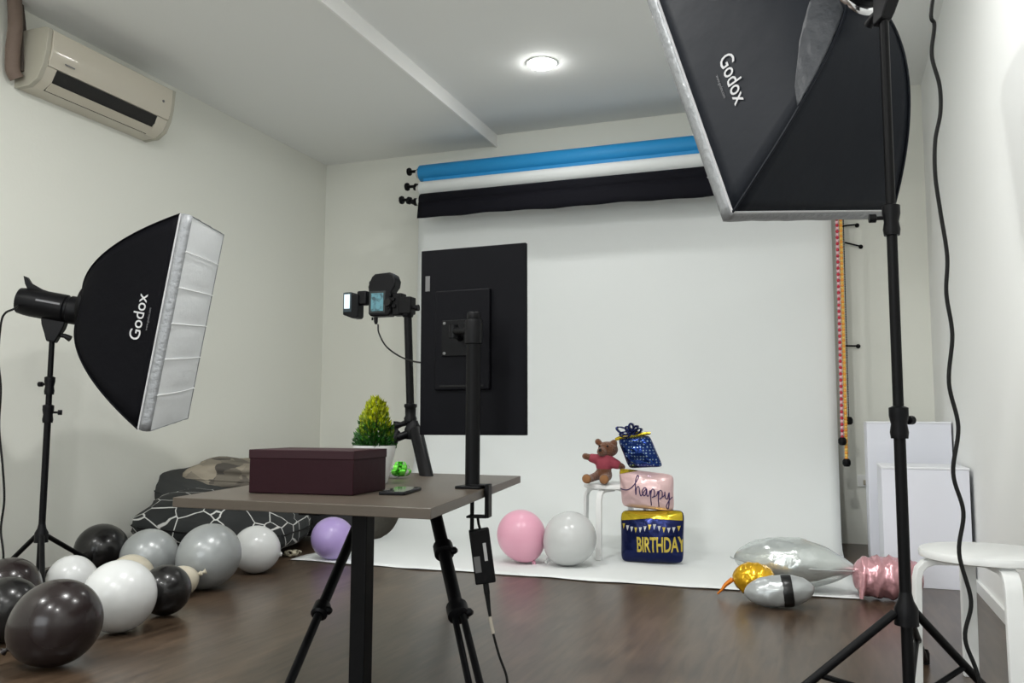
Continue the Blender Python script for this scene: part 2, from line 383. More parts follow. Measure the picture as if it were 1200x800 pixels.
# ------------------------------------------------------------ softboxes on stands
def stand(x, y, hub_z, top_z, feet, name_label, collars):
    e = empty('light_stand', (x, y, 0), name_label, 'light stand', 'light stands holding the softboxes')
    zs = [.06] + collars + [top_z]
    rad = .0138
    for i in range(len(zs) - 1):
        tube('pole_section', [(0, 0, zs[i]), (0, 0, zs[i + 1] + .004)], rad - .0012 * i, M_blackmetal, e, 16)
    for i, z in enumerate(collars):
        r = rad - .0012 * i
        lathe('collar', [(r - .004, -.045), (r + .006, -.045), (r + .008, -.03), (r + .005, -.01), (r + .009, .01), (r + .009, .03), (r, .034)], M_blackplast, e, 20, Matrix.Translation((0, 0, z)))
        bm = bmesh.new(); a = .9 + i * 2.4
        d = Vector((math.cos(a), math.sin(a), 0)); add_tube(bm, [d * r + Vector((0, 0, z)), d * (r + .022) + Vector((0, 0, z)), d * (r + .024) + Vector((0, 0, z)), d * (r + .04) + Vector((0, 0, z))], [.005, .005, .011, .011])
        finish('locking_knob', bm, M_blackplast, e)
    lathe('hub', [(rad, -.03), (.028, -.028), (.027, -.01), (.027, .012), (rad + .004, .03), (rad, .05)], M_blackplast, e, 20, Matrix.Translation((0, 0, hub_z)))
    lathe('lower_hub', [(rad, -.02), (.026, -.018), (.026, .014), (rad, .018)], M_blackplast, e, 20, Matrix.Translation((0, 0, .10)))
    for f in feet:
        f = Vector(f) - Vector((x, y, 0)); d = f.normalized()
        a = d * .028 + Vector((0, 0, hub_z)); b = f + Vector((0, 0, .014))
        l = tube('leg', [a, b], .0105, M_blackmetal, e, 10)
        lathe('rubber_foot', [(0, -.014), (.014, -.012), (.015, .02), (.011, .03)], M_rubber, l, 14, Matrix.Translation(b))
        tube('brace', [d * .024 + Vector((0, 0, .10)), a.lerp(b, .5)], .007, M_blackmetal, e, 8)
    return e

def softbox(P0, n, u, v, w_, h_, L, label, text_side, matf, textpos, ring=M_chrome, logo=.075):
    """origin at the speed ring; n = beam direction, u / v = short and long side"""
    P0 = Vector(P0); n, u, v = Vector(n), Vector(u), Vector(v)
    e = empty('softbox', P0, label, 'softbox', 'rectangular softboxes')
    rr = .085
    def ext(s):
        k = s ** .56 if s > 0 else 0
        return rr * .72 + (w_ / 2 - rr * .72) * k, rr * .72 + (h_ / 2 - rr * .72) * (s ** .55 if s > 0 else 0)
    def P(a, b, s):  # a,b in -1..1
        A, B = ext(s); sag = 1 - .05 * math.sin(PI * min(1, s)) * (1 - min(a * a, b * b))
        return n * (L * s) + u * (A * a * sag) + v * (B * b * sag)
    Ls = L
    ns = 22; na = 14
    for (fixed, sg) in (('a', 1), ('b', 1), ('a', -1), ('b', -1)):
        bm = bmesh.new(); g = []
        for j in range(ns + 1):
            s = (j / ns) ** 1.8
            g.append([bm.verts.new(P(sg, -1 + 2 * i / na, s) if fixed == 'a' else P(-1 + 2 * i / na, sg, s)) for i in range(na + 1)])
        for A, B in zip(g, g[1:]):
            for k in range(na): bm.faces.new((A[k], A[k + 1], B[k + 1], B[k]))
        o = finish('side_panel', bm, matf, e, angle=70); md = o.modifiers.new('s', 'SOLIDIFY'); md.thickness = .0015
    # piping along the rods
    for a in (-1, 1):
        for b in (-1, 1):
            tube('rod_sleeve', [P(a, b, (j / 24) ** 1.8) for j in range(25)], .004, matf, e, 6)
    # silver rim: four strips with a slanting edge fold
    rd = .05
    for k, (c0, c1) in enumerate((((-1, -1), (1, -1)), ((1, -1), (1, 1)), ((1, 1), (-1, 1)), ((-1, 1), (-1, -1)))):
        bm = bmesh.new(); g = []
        for i in range(25):
            t = i / 24; a = c0[0] + (c1[0] - c0[0]) * t; b = c0[1] + (c1[1] - c0[1]) * t
            wob = .003 * noise.noise(Vector((t * 9, k, 0)))
            p0 = n * L + u * (a * w_ / 2) + v * (b * h_ / 2)
            g.append([bm.verts.new(p0 * 1 + n * q * rd + (u * a + v * b) * (.004 * math.sin(q * PI) + wob * q)) for q in (0, .35, .7, 1)])
        for A, B in zip(g, g[1:]):
            for q in range(3): bm.faces.new((A[q], B[q], B[q + 1], A[q + 1]))
        o = finish('rim_strip', bm, M_silverfab, e, angle=60); md = o.modifiers.new('s', 'SOLIDIFY'); md.thickness = .002
    c = [n * (L + .0) + u * (a * w_ / 2) + v * (b * h_ / 2) for a, b in ((-1, -1), (1, -1), (1, 1), (-1, 1), (-1, -1))]
    tube('edge_piping', c, .004, mat('grey_piping', (.45, .45, .46), .6), e, 6)
    # diffusion cloth, slightly domed, with seams
    bm = bmesh.new(); g = []
    for j in range(31):
        b = -1 + 2 * j / 30; row = []
        for i in range(17):
            a = -1 + 2 * i / 16
            seam = abs((j / 30 * 6) % 1 - .5) * 2
            d = .012 * (1 - a * a) * (1 - b * b) + .004 * (1 - seam ** 3) * (1 - a * a)
            row.append(bm.verts.new(n * (L + rd - .004 + d) + u * (a * w_ / 2 * .995) + v * (b * h_ / 2 * .995)))
        g.append(row)
    for A, B in zip(g, g[1:]):
        for q in range(16): bm.faces.new((A[q], A[q + 1], B[q + 1], B[q]))
    finish('diffusion_cloth', bm, M_diff, e, angle=80)
    # fabric grid fins standing on the front, as the photograph shows them
    for k in range(1, 6):
        b = -1 + 2 * k / 6
        tube('grid_seam', [n * (L + rd + .010 * (1 - a * a) ) + u * (a * w_ / 2) + v * (b * h_ / 2) for a in [-1 + q / 6 for q in range(13)]], .0022, mat('seam_white', (.85, .86, .86), .7), e, 6)
    # speed ring
    Mr = basis(Vector((0, 0, 0)), u, u.cross(n) * -1, n)
    lathe('speed_ring', [(rr * .8, -.012), (rr, -.012), (rr + .006, -.004), (rr + .006, .008), (rr, .014), (rr * .8, .014), (rr * .8, -.012)], ring, e, 40, Mr)
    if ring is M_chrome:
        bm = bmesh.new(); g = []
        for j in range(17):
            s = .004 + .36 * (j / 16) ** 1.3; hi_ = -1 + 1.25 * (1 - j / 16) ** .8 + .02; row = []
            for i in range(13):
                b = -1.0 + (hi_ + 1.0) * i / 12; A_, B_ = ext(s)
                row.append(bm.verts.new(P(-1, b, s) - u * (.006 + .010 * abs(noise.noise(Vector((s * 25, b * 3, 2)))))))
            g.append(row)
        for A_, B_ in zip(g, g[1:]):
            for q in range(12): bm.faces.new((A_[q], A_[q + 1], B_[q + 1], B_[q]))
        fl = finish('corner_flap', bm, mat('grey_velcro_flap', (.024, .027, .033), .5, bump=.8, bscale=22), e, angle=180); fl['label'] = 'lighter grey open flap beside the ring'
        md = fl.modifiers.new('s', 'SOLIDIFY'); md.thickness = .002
    # logo on the panel: baseline towards the mouth
    sg = text_side
    def surf(bv, s):
        p = P(sg, bv / (h_ / 2) if h_ else 0, s); return p
    def on(xo, yo, centre_v, centre_d):
        vv = centre_v + sg * xo; dist = centre_d - yo
        s = max(.02, min(.999, dist / Ls)); A, B = ext(s)
        return P(sg, vv / B, s) + u * (sg * .004)
    cv, cd = textpos
    lettering('logo_print', 'Godox', logo, lambda x, y: on(x, y, cv, cd), M_print, e, offset=.0004)
    lettering('small_print', 'www.godox.com', logo * .2, lambda x, y: on(x, y, cv, cd + logo * .62), M_greyprint, e)
    return e

def strobe(P0, n, up, label, L=.30, stand_top=None, r=.062):
    P0 = Vector(P0); n = Vector(n).normalized(); up = Vector(up); up = (up - n * up.dot(n)).normalized(); sd = n.cross(up)
    e = empty('studio_flash', P0, label, 'studio flash', 'studio flash heads')
    Mr = basis(Vector((0, 0, 0)), sd, up, -n)   # local z runs backwards
    lathe('barrel', [(.06, .0), (r, .01), (r, .06), (r * .9, .065), (r * .9, .075), (r * 1.0, .08), (r * 1.0, L * .8), (r * .97, L * .9), (r * .9, L), (0, L)], M_blackplast, e, 32, Mr)
    lathe('bayonet_ring', [(.05, -.006), (.074, -.006), (.076, .004), (.074, .016), (r, .02)], M_blackmetal, e, 32, Mr)
    bm = bmesh.new()   # handle fin on top at the back
    poly = [(.0, 0), (.085, 0), (.10, .02), (.115, .055), (.10, .052), (.08, .03), (.03, .012), (0, .008)]
    add_prism(bm, poly, .03, basis(up * (r * .86) - n * (L - .11) + sd * -.015, -n, up, n.cross(up) * 1 ) )
    finish('rear_handle', bm, M_blackplast, e, bevel=.003)
    lathe('control_dial', [(.014, 0), (.014, .014), (0, .014)], M_blackplast, e, 16, basis(Vector((0, 0, 0)) - n * L + up * .02, sd, up, -n))
    # bracket and tilt lever down to the stand spigot
    q = Vector(stand_top) - P0
    top = -n * (L * .42) - up * (r * .9)
    bm = bmesh.new(); u2, v2 = sd, n
    g = []
    for t, wx, wy in ((0, .022, .052), (.35, .022, .045), (.75, .02, .03), (1, .019, .022), (1.12, .016, .018)):
        c = top.lerp(q, t); g.append([bm.verts.new(c + sd * a * wx + n * b * wy) for a, b in ((-1, -1), (1, -1), (1, 1), (-1, 1))])
    for A, B in zip(g, g[1:]):
        for k in range(4): bm.faces.new((A[k], A[(k + 1) % 4], B[(k + 1) % 4], B[k]))
    bm.faces.new(g[0]); bm.faces.new(g[-1])
    finish('tilt_bracket', bm, M_blackplast, e, bevel=.005)
    bm = bmesh.new(); c = top.lerp(q, .7); add_tube(bm, [c, c + n * .05 - up * .0, c + n * .075 - up * .008], [.008, .01, .014]); finish('tilt_lever', bm, M_blackplast, e)
    def on(x, y): # faint side print on the flank facing +sd
        a = y / r; s_ = -1
        return -n * (L * .55) + n * x * 1.0 + (up * math.sin(a) - sd * math.cos(a) * -1) * (r * 1.012)
    box('side_label', (0, 0, 0), (.10, .001, .008), M_greyprint, e, .0, basis(-n * (L * .5) + up * .012 + sd * (r * .99), n, sd, up))
    return e

def frame(yaw, pitch, roll):
    n = Vector((math.cos(pitch) * math.cos(yaw), math.cos(pitch) * math.sin(yaw), math.sin(pitch)))
    u = Vector((math.sin(yaw), -math.cos(yaw), 0)); v = u.cross(n)
    return n, u * math.cos(roll) + v * math.sin(roll), -u * math.sin(roll) + v * math.cos(roll)

# left one
nL, uL, vL = frame(.484, -.171, -.092)
PL = Vector((-3.0604, 2.88, 1.256))
softbox(PL, nL, uL, vL, .6, .9, .454 - .05, 'rectangular black softbox with white front on the left stand', 1, M_nylon, (-.0, .31), logo=.071, ring=M_blackmetal)
poleL = PL - nL * .15; poleL = Vector((poleL.x, poleL.y, 0))
topL = at(61, 398, 1, poleL.y)
poleL.x = topL.x
flashL = strobe(PL + Vector((0, 0, -.03)), nL, (0, 0, 1), 'black studio flash head behind the left softbox', .275, (topL.x, topL.y, topL.z))
feetL = [at(-22, 694, 2, 0), at(126, 672, 2, 0), at(50, 722, 2, 0)]
hubzL = at(58, 628, 1, poleL.y).z
stand(poleL.x, poleL.y, hubzL, topL.z + .02, feetL, 'black tripod light stand by the left wall among the balloons', [at(59, 483, 1, poleL.y).z, at(59, 450, 1, poleL.y).z])
# right one
nR, uR, vR = frame(2.277, -.329, .112)
PR = Vector((.10, 2.43, 1.93))
softbox(PR, nR, uR, vR, .602, .9, .411 - .0, 'large rectangular charcoal softbox seen from behind at top right', -1, M_nylonR, (-.085, .285), logo=.060)
poleR = at(1062, 718, 2, .30); poleR = Vector((poleR.x, poleR.y, 0))
topR = Vector((poleR.x, poleR.y, at(1037, 20, 1, poleR.y).z))
strobe(PR, nR, (0, 0, 1), 'black studio flash head behind the large softbox at top right', .30, topR)
feetR = [at(868, 872, 2, 0), at(1188, 848, 2, 0), at(1084, 778, 2, 0)]
stand(poleR.x, poleR.y, .30, topR.z + .02, feetR, 'tall black light stand in front of the white plinths', [at(1053, 492, 1, poleR.y).z, at(1046, 255, 1, poleR.y).z])

# cables
def cable(name, pts, r, label, grp=None, cat='cable'):
    P = spline(pts, 8); b = P[-1]
    o = tube(name, [p - b for p in P], r, M_rubber, None, 8); o.location = b; tag(o, label, cat, grp); return o
YC = 2.02
rp = [(1080, -130), (1088, -60), (1093, 0), (1095, 30), (1092, 65), (1101, 100), (1102, 132), (1096, 165), (1096, 205), (1102, 248), (1110, 300), (1109, 344), (1116, 392), (1112, 448), (1123, 500), (1117, 554), (1129, 600), (1124, 648), (1138, 704), (1131, 748), (1148, 800)]
pts = [PR - nR * .29 + Vector((0, 0, -.02)), PR - nR * .36 + Vector((0, -.03, .0))] + [at(x, y, 1, YC) for x, y in rp[2:]]
pe = pts[-1]; pts += [Vector((pe.x + .01, YC, .06)), Vector((pe.x + .04, YC - .1, .008)), Vector((pe.x + .06, YC - .4, .006))]
cable('power_cable', pts, .0042, 'black power cable hanging in waves down the right side in front of the stool')
pts = [PL - nL * .275 - Vector((0, 0, .05))]
for x, y in ((16, 362), (6, 367), (1, 380), (-2, 420), (1, 455), (-1, 500), (3, 545), (5, 585), (1, 620)):
    pts.append(at(x, y, 1, 2.62))
pts += [at(4, 650, 1, 2.60), Vector((at(6, 690, 1, 2.6).x, 2.6, .03)), Vector((at(10, 690, 1, 2.6).x, 2.75, .007)), Vector((-3.7, 2.9, .006))]
cable('power_cable', pts, .0045, 'black power cable hanging at the left edge from the flash head')

# ------------------------------------------------------------ desk with column leg
T = .56; TH = .0245
A = at(505, 595.6, 2, T); B = at(202.5, 582.5, 2, T); C_ = at(610, 557.4, 2, T); D = B + (C_ - A) + Vector((-.05, .02, 0))
ctr = (A + B + C_ + D) / 4
e = empty('desk', (ctr.x, ctr.y, 0), 'dark brown desk with a single black column leg', 'desk')
bm = bmesh.new(); M0 = Matrix.Translation((-ctr.x, -ctr.y, 0))
lo = [bm.verts.new((p.x - ctr.x, p.y - ctr.y, T - TH)) for p in (B, A, C_, D)]; hi = [bm.verts.new((p.x - ctr.x, p.y - ctr.y, T)) for p in (B, A, C_, D)]
bm.faces.new(lo[::-1]); bm.faces.new(hi)
for k in range(4): bm.faces.new((lo[k], lo[(k + 1) % 4], hi[(k + 1) % 4], hi[k]))
M_desk = mat('dark_brown_laminate', (.064, .050, .037), .38, vary=.15, vscale=10)
finish('tabletop', bm, M_desk, e, bevel=.0015)
cp = at(425.8, 606, 1, 2.02)
cx, cy = cp.x - ctr.x, 2.02 - ctr.y
box('column_leg', (cx, cy, (T - TH) / 2 + .006), (.045, .045, T - TH - .035), M_blackmetal, e, .004)
box('support_frame', (cx - .07, cy + .2, T - TH - .009), (.06, .7, .016), M_blackmetal, e, .002)
box('support_frame', (cx - .08, cy + .02, T - TH - .008), (.30, .05, .014), M_blackmetal, e, .002)
box('foot_plate', (cx, cy + .02, .008), (.34, .26, .014), M_blackmetal, e, .004)

# burgundy box
FL = at(290, 577.5, 2, T); FR = at(413.8, 581, 2, T); BR = at(443.8, 573.8, 2, T)
ux = (FR - FL); wx = ux.length; ux.normalize(); uy = Vector((-ux.y, ux.x, 0)); dy = .215
hb = at(414, 528, 1, FR.y).z - T
c = (FL + FR) / 2 + uy * dy / 2
e = empty('storage_box', (c.x, c.y, T), 'burgundy lidded box on the left half of the desk', 'box', rz=math.atan2(ux.y, ux.x))
M_burg = mat('burgundy_card', (.017, .0035, .006), .5, spec=.12, bump=.05, bscale=50)
box('body', (0, 0, hb * .5 - .002), (wx - .004, dy - .004, hb - .006), M_burg, e, .002)
box('lid', (0, 0, hb - .012), (wx, dy, .024), mat('burgundy_lid', (.022, .005, .008), .5, spec=.2), e, .002)

# phone
q = [at(450, 578.5, 2, T), at(467.5, 582, 2, T), at(488.5, 575.5, 2, T), at(472, 572.5, 2, T)]
c = sum(q, Vector()) / 4; ang = math.atan2((q[2] - q[1]).y, (q[2] - q[1]).x)
e = empty('phone', (c.x, c.y, T), 'black phone lying on the desk in front of the monitor pole', 'phone', rz=ang)
ln, wd = (q[2] - q[1]).length, .07
box('body', (0, 0, .0045), (ln, wd, .009), M_blackplast, e, .0025)
box('screen', (0, 0, .0092), (ln - .008, wd - .006, .0006), mat('dark_glass', (.01, .012, .01), .08), e, .0002)
box('camera_bump', (-ln * .36, .015, .0098), (.024, .024, .0014), M_blackplast, e, .0005)

# potted artificial shrub
p = at(438.5, 566, 2, T)
e = empty('potted_shrub', (p.x, p.y, T), 'small artificial shrub with yellow tips in a white pot behind the box', 'potted plant')
lathe('pot', [(0, 0), (.038, 0), (.041, .004), (.067, .112), (.069, .118), (.063, .118), (.060, .10), (0, .10)], M_white, e, 40)
lathe('soil', [(0, .104), (.058, .103)], mat('soil', (.03, .02, .012), .95), e, 24)
def leaf_mat():
    m = bpy.data.materials.new('shrub_leaf'); m.use_nodes = True; nt = m.node_tree; b = nt.nodes['Principled BSDF']
    a = nt.nodes.new('ShaderNodeVertexColor'); a.layer_name = 'tint'; nt.links.new(a.outputs[0], b.inputs['Base Color']); b.inputs['Roughness'].default_value = .45
    return m
M_leaf = leaf_mat()
bm = bmesh.new(); lay = bm.loops.layers.color.new('tint')
for i in range(1500):
    t = rnd.random() ** 1.35; ang = rnd.random() * 2 * PI
    R0 = (.082 * (1 - t) ** .48 + .004) * (1 if t > .1 else .97) * (.86 + .16 * math.sin(ang * 5 + t * 14))
    rad = R0 * (.55 + .45 * rnd.random() ** .4)
    z = .108 + t * .150; base = Vector((rad * .75 * math.cos(ang), rad * .75 * math.sin(ang), z))
    d = Vector((math.cos(ang), math.sin(ang), .9 + 1.6 * t + rnd.uniform(-.4, .5))).normalized(); ll = rnd.uniform(.014, .024); wl = rnd.uniform(.0035, .006)
    u_, v_ = frame_of(d); a_ = rnd.random() * PI; sdv = u_ * math.cos(a_) + v_ * math.sin(a_); nn = d.cross(sdv)
    pts_ = [base, base + d * ll * .45 + sdv * wl, base + d * ll, base + d * ll * .45 - sdv * wl]; mid = base + d * ll * .5 + nn * .0025
    vs = [bm.verts.new(x) for x in pts_]; vm = bm.verts.new(mid)
    k = min(1, max(0, (t + rnd.uniform(-.22, .22) - .24) / .36)); k *= (.4 + .6 * min(1, rad / R0 * 1.1 - .1))
    col = [a * (1 - k) + b * k for a, b in zip((.06, .26, .012), (.62, .64, .035))]; j = rnd.uniform(.75, 1.2)
    for x in range(4):
        f = bm.faces.new((vs[x], vs[(x + 1) % 4], vm))
        for lp in f.loops: lp[lay] = (*[min(1, c_ * j) for c_ in col], 1)
o = finish('foliage', bm, M_leaf, e, smooth=False); o['kind'] = 'stuff'; o['label'] = 'dense small leaves, green below and yellow at the tips'
tube('stem', [(0, 0, .10), (0, 0, .21)], .006, mat('stem_brown', (.06, .04, .02), .8), e)

# green foil bow
p = at(469, 560, 2, T)
e = empty('gift_bow', (p.x, p.y, T), 'shiny green foil gift bow with a blue end behind the white pot', 'gift bow')
M_gfoil = mat('green_foil', (.18, .72, .08), .25, metal=.6, bump=.3, bscale=60); M_bfoil = mat('blue_foil', (.01, .06, .4), .2, metal=.85)
def loop(bm, ang, tilt, ln, wd):
    d = Vector((math.cos(ang) * math.cos(tilt), math.sin(ang) * math.cos(tilt), math.sin(tilt))); s = Vector((-math.sin(ang), math.cos(ang), 0)); up_ = d.cross(s) * -1
    pr = None
    for j in range(13):
        t = 2 * PI * j / 12; x = ln * .5 * (1 - math.cos(t)); z = ln * .28 * math.sin(t)
        c_ = d * x + up_ * z + Vector((0, 0, .012)); c_.z = max(c_.z, .001)
        cur = (bm.verts.new(c_ + s * wd / 2 * (.5 + .5 * min(1, x / ln * 2))), bm.verts.new(c_ - s * wd / 2 * (.5 + .5 * min(1, x / ln * 2))))
        if pr: bm.faces.new((pr[0], pr[1], cur[1], cur[0]))
        pr = cur
bm = bmesh.new()
for k in range(7): loop(bm, k * .9, .35, .040, .018)
for k in range(6): loop(bm, k * 1.05 + .4, .85, .042, .017)
for k in range(3): loop(bm, k * 2.1, 1.3, .046, .016)
finish('loops', bm, M_gfoil, e)
bm = bmesh.new(); loop(bm, PI + .3, .3, .05, .02); loop(bm, PI + .8, .1, .05, .018); o = finish('tail', bm, M_bfoil, e); o['label'] = 'blue foil end'

# ------------------------------------------------------------ monitor on a clamp pole
pc = at(553.5, 572, 2, T); XP, YP = pc.x, pc.y
ztopp = at(553, 366, 1, YP).z
e = empty('clamp_stand', (XP, YP, T), 'black monitor pole clamped to the right edge of the desk', 'monitor stand')
hp = ztopp - T
tube('pole', [(0, 0, .008), (0, 0, hp - .02)], .0215, M_blackmetal, e, 28)
lathe('pole_cap', [(.0195, hp - .022), (.0205, hp - .02), (.0205, hp - .003), (.018, hp), (0, hp)], M_blackplast, e, 28)
lathe('pole_collar', [(.0215, hp - .095), (.026, hp - .093), (.027, hp - .03), (.024, hp - .022), (.02, hp - .022)], M_blackplast, e, 28)
box('base_plate', (-.002, 0, .004), (.075, .075, .008), M_blackmetal, e, .002)
# the desk's right edge direction
ed = (C_ - A).normalized(); en = Vector((ed.y, -ed.x, 0))   # outward
edge_off = (A - Vector((XP, YP, T))).dot(en)
Me = basis(Vector((0, 0, 0)), en, ed * 1, Vector((0, 0, 1)))
box('clamp_bracket', (edge_off + .008, 0, -.035), (.012, .05, .095), M_blackmetal, e, .002, Me)
box('clamp_bracket', (edge_off / 2 + .006, 0, .0105), (edge_off + .016, .05, .004), M_blackmetal, e, .001, Me)
box('clamp_jaw', (edge_off / 2 - .002, 0, -.080), (edge_off + .02, .05, .006), M_blackmetal, e, .001, Me)
tube('clamp_screw', [Me @ Vector((.0, 0, -.125)), Me @ Vector((.0, 0, -.03))], .006, M_blackmetal, e, 12)
lathe('clamp_pad', [(0, -.034), (.016, -.034), (.016, -TH - .001), (0, -TH - .001)], M_rubber, e, 20, Me)
# arm to the monitor plate
YM = 2.50
vp = at(540, 396, 1, YM - .03)
vx = vp.x - XP
bm = bmesh.new()
p1 = Vector((-.012, 0, hp - .055)); p2 = Vector((-.085, .045, hp - .05)); p3 = Vector((vp.x - XP, YM - YP - .035, vp.z - T))
add_tube(bm, [p1, p1.lerp(p2, .5), p2], [.012, .010, .011]); finish('swing_arm', bm, M_blackmetal, e)
bm = bmesh.new(); add_tube(bm, [p2 + Vector((0, 0, -.02)), p2 + Vector((0, 0, .02))], .014); finish('arm_joint', bm, M_blackplast, e)
bm = bmesh.new(); add_tube(bm, [p2, p2.lerp(p3, .5) + Vector((0, 0, .004)), p3], [.010, .009, .012]); finish('swing_arm', bm, M_blackmetal, e)
# the monitor itself
TLm, TRm, BRm, BLm = at(493.4, 292, 1, YM), at(618, 286, 1, YM), at(616, 510, 1, YM), at(490.4, 509.5, 1, YM)
mc = (TLm + TRm + BRm + BLm) / 4; mw = ((TRm - TLm).length + (BRm - BLm).length) / 2; mh = ((TLm - BLm).length + (TRm - BRm).length) / 2
m_ = empty('monitor', (mc.x, YM, mc.z), 'black flat monitor turned upright on the clamp pole, back towards us', 'monitor')
m_.rotation_euler = (0, math.radians(-.3), math.radians(-1.5))
M_mon = mat('monitor_plastic', (.003, .003, .0045), .5, spec=.08, bump=.05, bscale=300)
box('rear_cover', (0, .008, 0), (mw, .016, mh), M_mon, m_, .003)
box('screen', (0, .0175, 0), (mw - .014, .003, mh - .014), mat('screen_glass', (.01, .01, .012), .1), m_, .001)
vcx = vp.x - mc.x
vb = at(543, 398, 1, YM); ph_ = at(543, 340, 1, YM).z - at(543, 457, 1, YM).z; pw_ = at(577, 398, 1, YM).x - at(512, 398, 1, YM).x
box('electronics_hump', (vb.x - mc.x, -.006, vb.z - mc.z), (pw_, .014, ph_), M_mon, m_, .004)
box('vent_slot', (vb.x - mc.x, -.0145, vb.z - mc.z - ph_ / 2 + .012), (pw_ * .8, .002, .006), M_rubber, m_, .0005)
box('mount_plate', (vb.x - mc.x - .01, -.0165, vb.z - mc.z + .005), (.115, .005, .115), M_blackmetal, m_, .002)
for sx in (-1, 1):
    for sz in (-1, 1):
        lathe('screw', [(0, 0), (.005, 0), (.005, .002), (0, .003)], mat('dull_steel', (.12, .12, .12), .4, metal=.6), m_, 12, z_to((0, -1, 0), (vb.x - mc.x - .01 + sx * .048, -.019, vb.z - mc.z + .005 + sz * .048)))
lb = at(501, 332, 1, YM); box('rating_label', (lb.x - mc.x, -.0006, lb.z - mc.z), (.016, .0012, .05), mat('grey_label', (.12, .12, .12), .5), m_, .0003)
def keep_parent(o, p):
    bpy.context.view_layer.update(); o.parent = p; o.matrix_parent_inverse = p.matrix_world.inverted()
# its power adapter hanging below the clamp
pa = at(565, 651, 1, YP - .03); dpa = depth(pa) / 1010
a0 = empty('power_adapter', pa, 'black power adapter with two labels hanging below the desk clamp', 'power adapter')
a0.rotation_euler = (0, math.radians(-8), math.radians(24))
box('brick_body', (0, 0, 0), (.058, .034, .062 * dpa * 1010), M_blackplast, a0, .004)
M_lab = mat('pale_label', (.45, .45, .45), .5)
box('label_sticker', (.010, -.0172, .012), (.009, .0008, .05), M_lab, a0, .0002)
box('label_sticker', (-.016, -.0172, -.02), (.018, .0008, .045), mat('dim_label', (.10, .10, .10), .5), a0, .0002)
ca = [at(560, 607, 1, YP - .01), at(561, 614, 1, YP - .02), at(563, 621, 1, YP - .03)]
cb = [at(x, y, 1, YP - .03) for x, y in ((569, 681), (571, 697), (574, 720), (578, 742), (585, 768), (593, 790))]
pe = cb[-1]; cb += [Vector((pe.x + .008, YP - .04, max(.02, pe.z - .03))), Vector((pe.x + .02, YP - .08, .006)), Vector((pe.x + .06, YP - .22, .006)), Vector((pe.x + .2, YP - .5, .006))]
P = spline(ca, 6); o = tube('power_cord', [p - P[-1] for p in P], .004, M_rubber, None, 8); o.location = P[-1]; keep_parent(o, a0)
P = spline(cb, 6); rads = [.0085 if i < 6 else (.0075 - (i - 6) * .0005 if i < 14 else .0035) for i in range(len(P))]
o = tube('power_cord', [p - P[0] for p in P], rads, M_rubber, None, 10); o.location = P[0]; keep_parent(o, a0)
s1 = cb[3]; bm = bmesh.new(); add_tube(bm, [cb[2] - P[0] + Vector((0, 0, -.005)), cb[3] - P[0]], .0052, 10); w1 = finish('cord_tag', bm, mat('beige_tape', (.4, .36, .3), .6), o)

# ------------------------------------------------------------ photo tripod with camera
YA = 3.08
hubp = at(484, 506, 1, YA)
t0 = empty('camera_tripod', (hubp.x, YA, 0), 'black photo tripod behind the desk holding the camera', 'tripod')
def loc(p): return Vector(p) - Vector((hubp.x, YA, 0))
lathe('hub', [(.012, -.03), (.03, -.028), (.034, -.01), (.034, .012), (.024, .03), (.018, .045)], M_blackplast, t0, 24, Matrix.Translation((0, 0, hubp.z)))
f1 = at(322, 846, 2, 0); f2 = at(566, 850, 2, 0); f3 = at(531, 694, 2, 0)
starts = [loc(at(464, 508, 1, YA - .03)), loc(at(488, 506, 1, YA - .03)), loc(at(487, 506, 1, YA + .035))]
for k, f in enumerate((f1, f2, f3)):
    a = starts[k]; b = loc(f) + Vector((0, 0, .012))
    L = (b - a); f_ = 1.3 if k == 1 else 1.0
    l = tube('leg', [a, a + L * .36, a + L * .365, a + L * .72], [.0205 * f_, .0185 * f_, .0165 * f_, .0155 * f_], M_blackmetal, t0, 14)
    if k == 0: tube('leg_hinge', [Vector((0, 0, hubp.z)), a + L * .03], .0155, M_blackplast, t0, 12)
    if k == 1:
        s_ = Vector((.017, 0, 0))
        tube('leg_section', [a + L * .70 - s_ * .8, b - s_], .0095, M_blackmetal, l, 10); tube('leg_section', [a + L * .70 + s_ * .8, b + s_], .0105, M_blackmetal, l, 10)
    else: tube('leg_section', [a + L * .71, b], .0125, M_blackmetal, l, 12)
    for t_ in ((.36, .72) if k != 1 else (.30, .52, .72)):
        bm = bmesh.new(); add_tube(bm, [a + L * (t_ - .018), a + L * (t_ - .014), a + L * (t_ + .014), a + L * (t_ + .018)], [.020 * f_, .0245 * f_, .0245 * f_, .018 * f_], 16)
        c_ = a + L * t_; sx = Vector((1, .0, 0)); add_tube(bm, [c_, c_ + sx * .03 * f_, c_ + sx * .036 * f_], [.012, .012, .006], 10)
        finish('leg_lock', bm, M_blackplast, l)
    lathe('rubber_foot', [(0, -.012), (.015, -.011), (.017, .01), (.012, .026)], M_rubber, l, 16, Matrix.Translation(b))
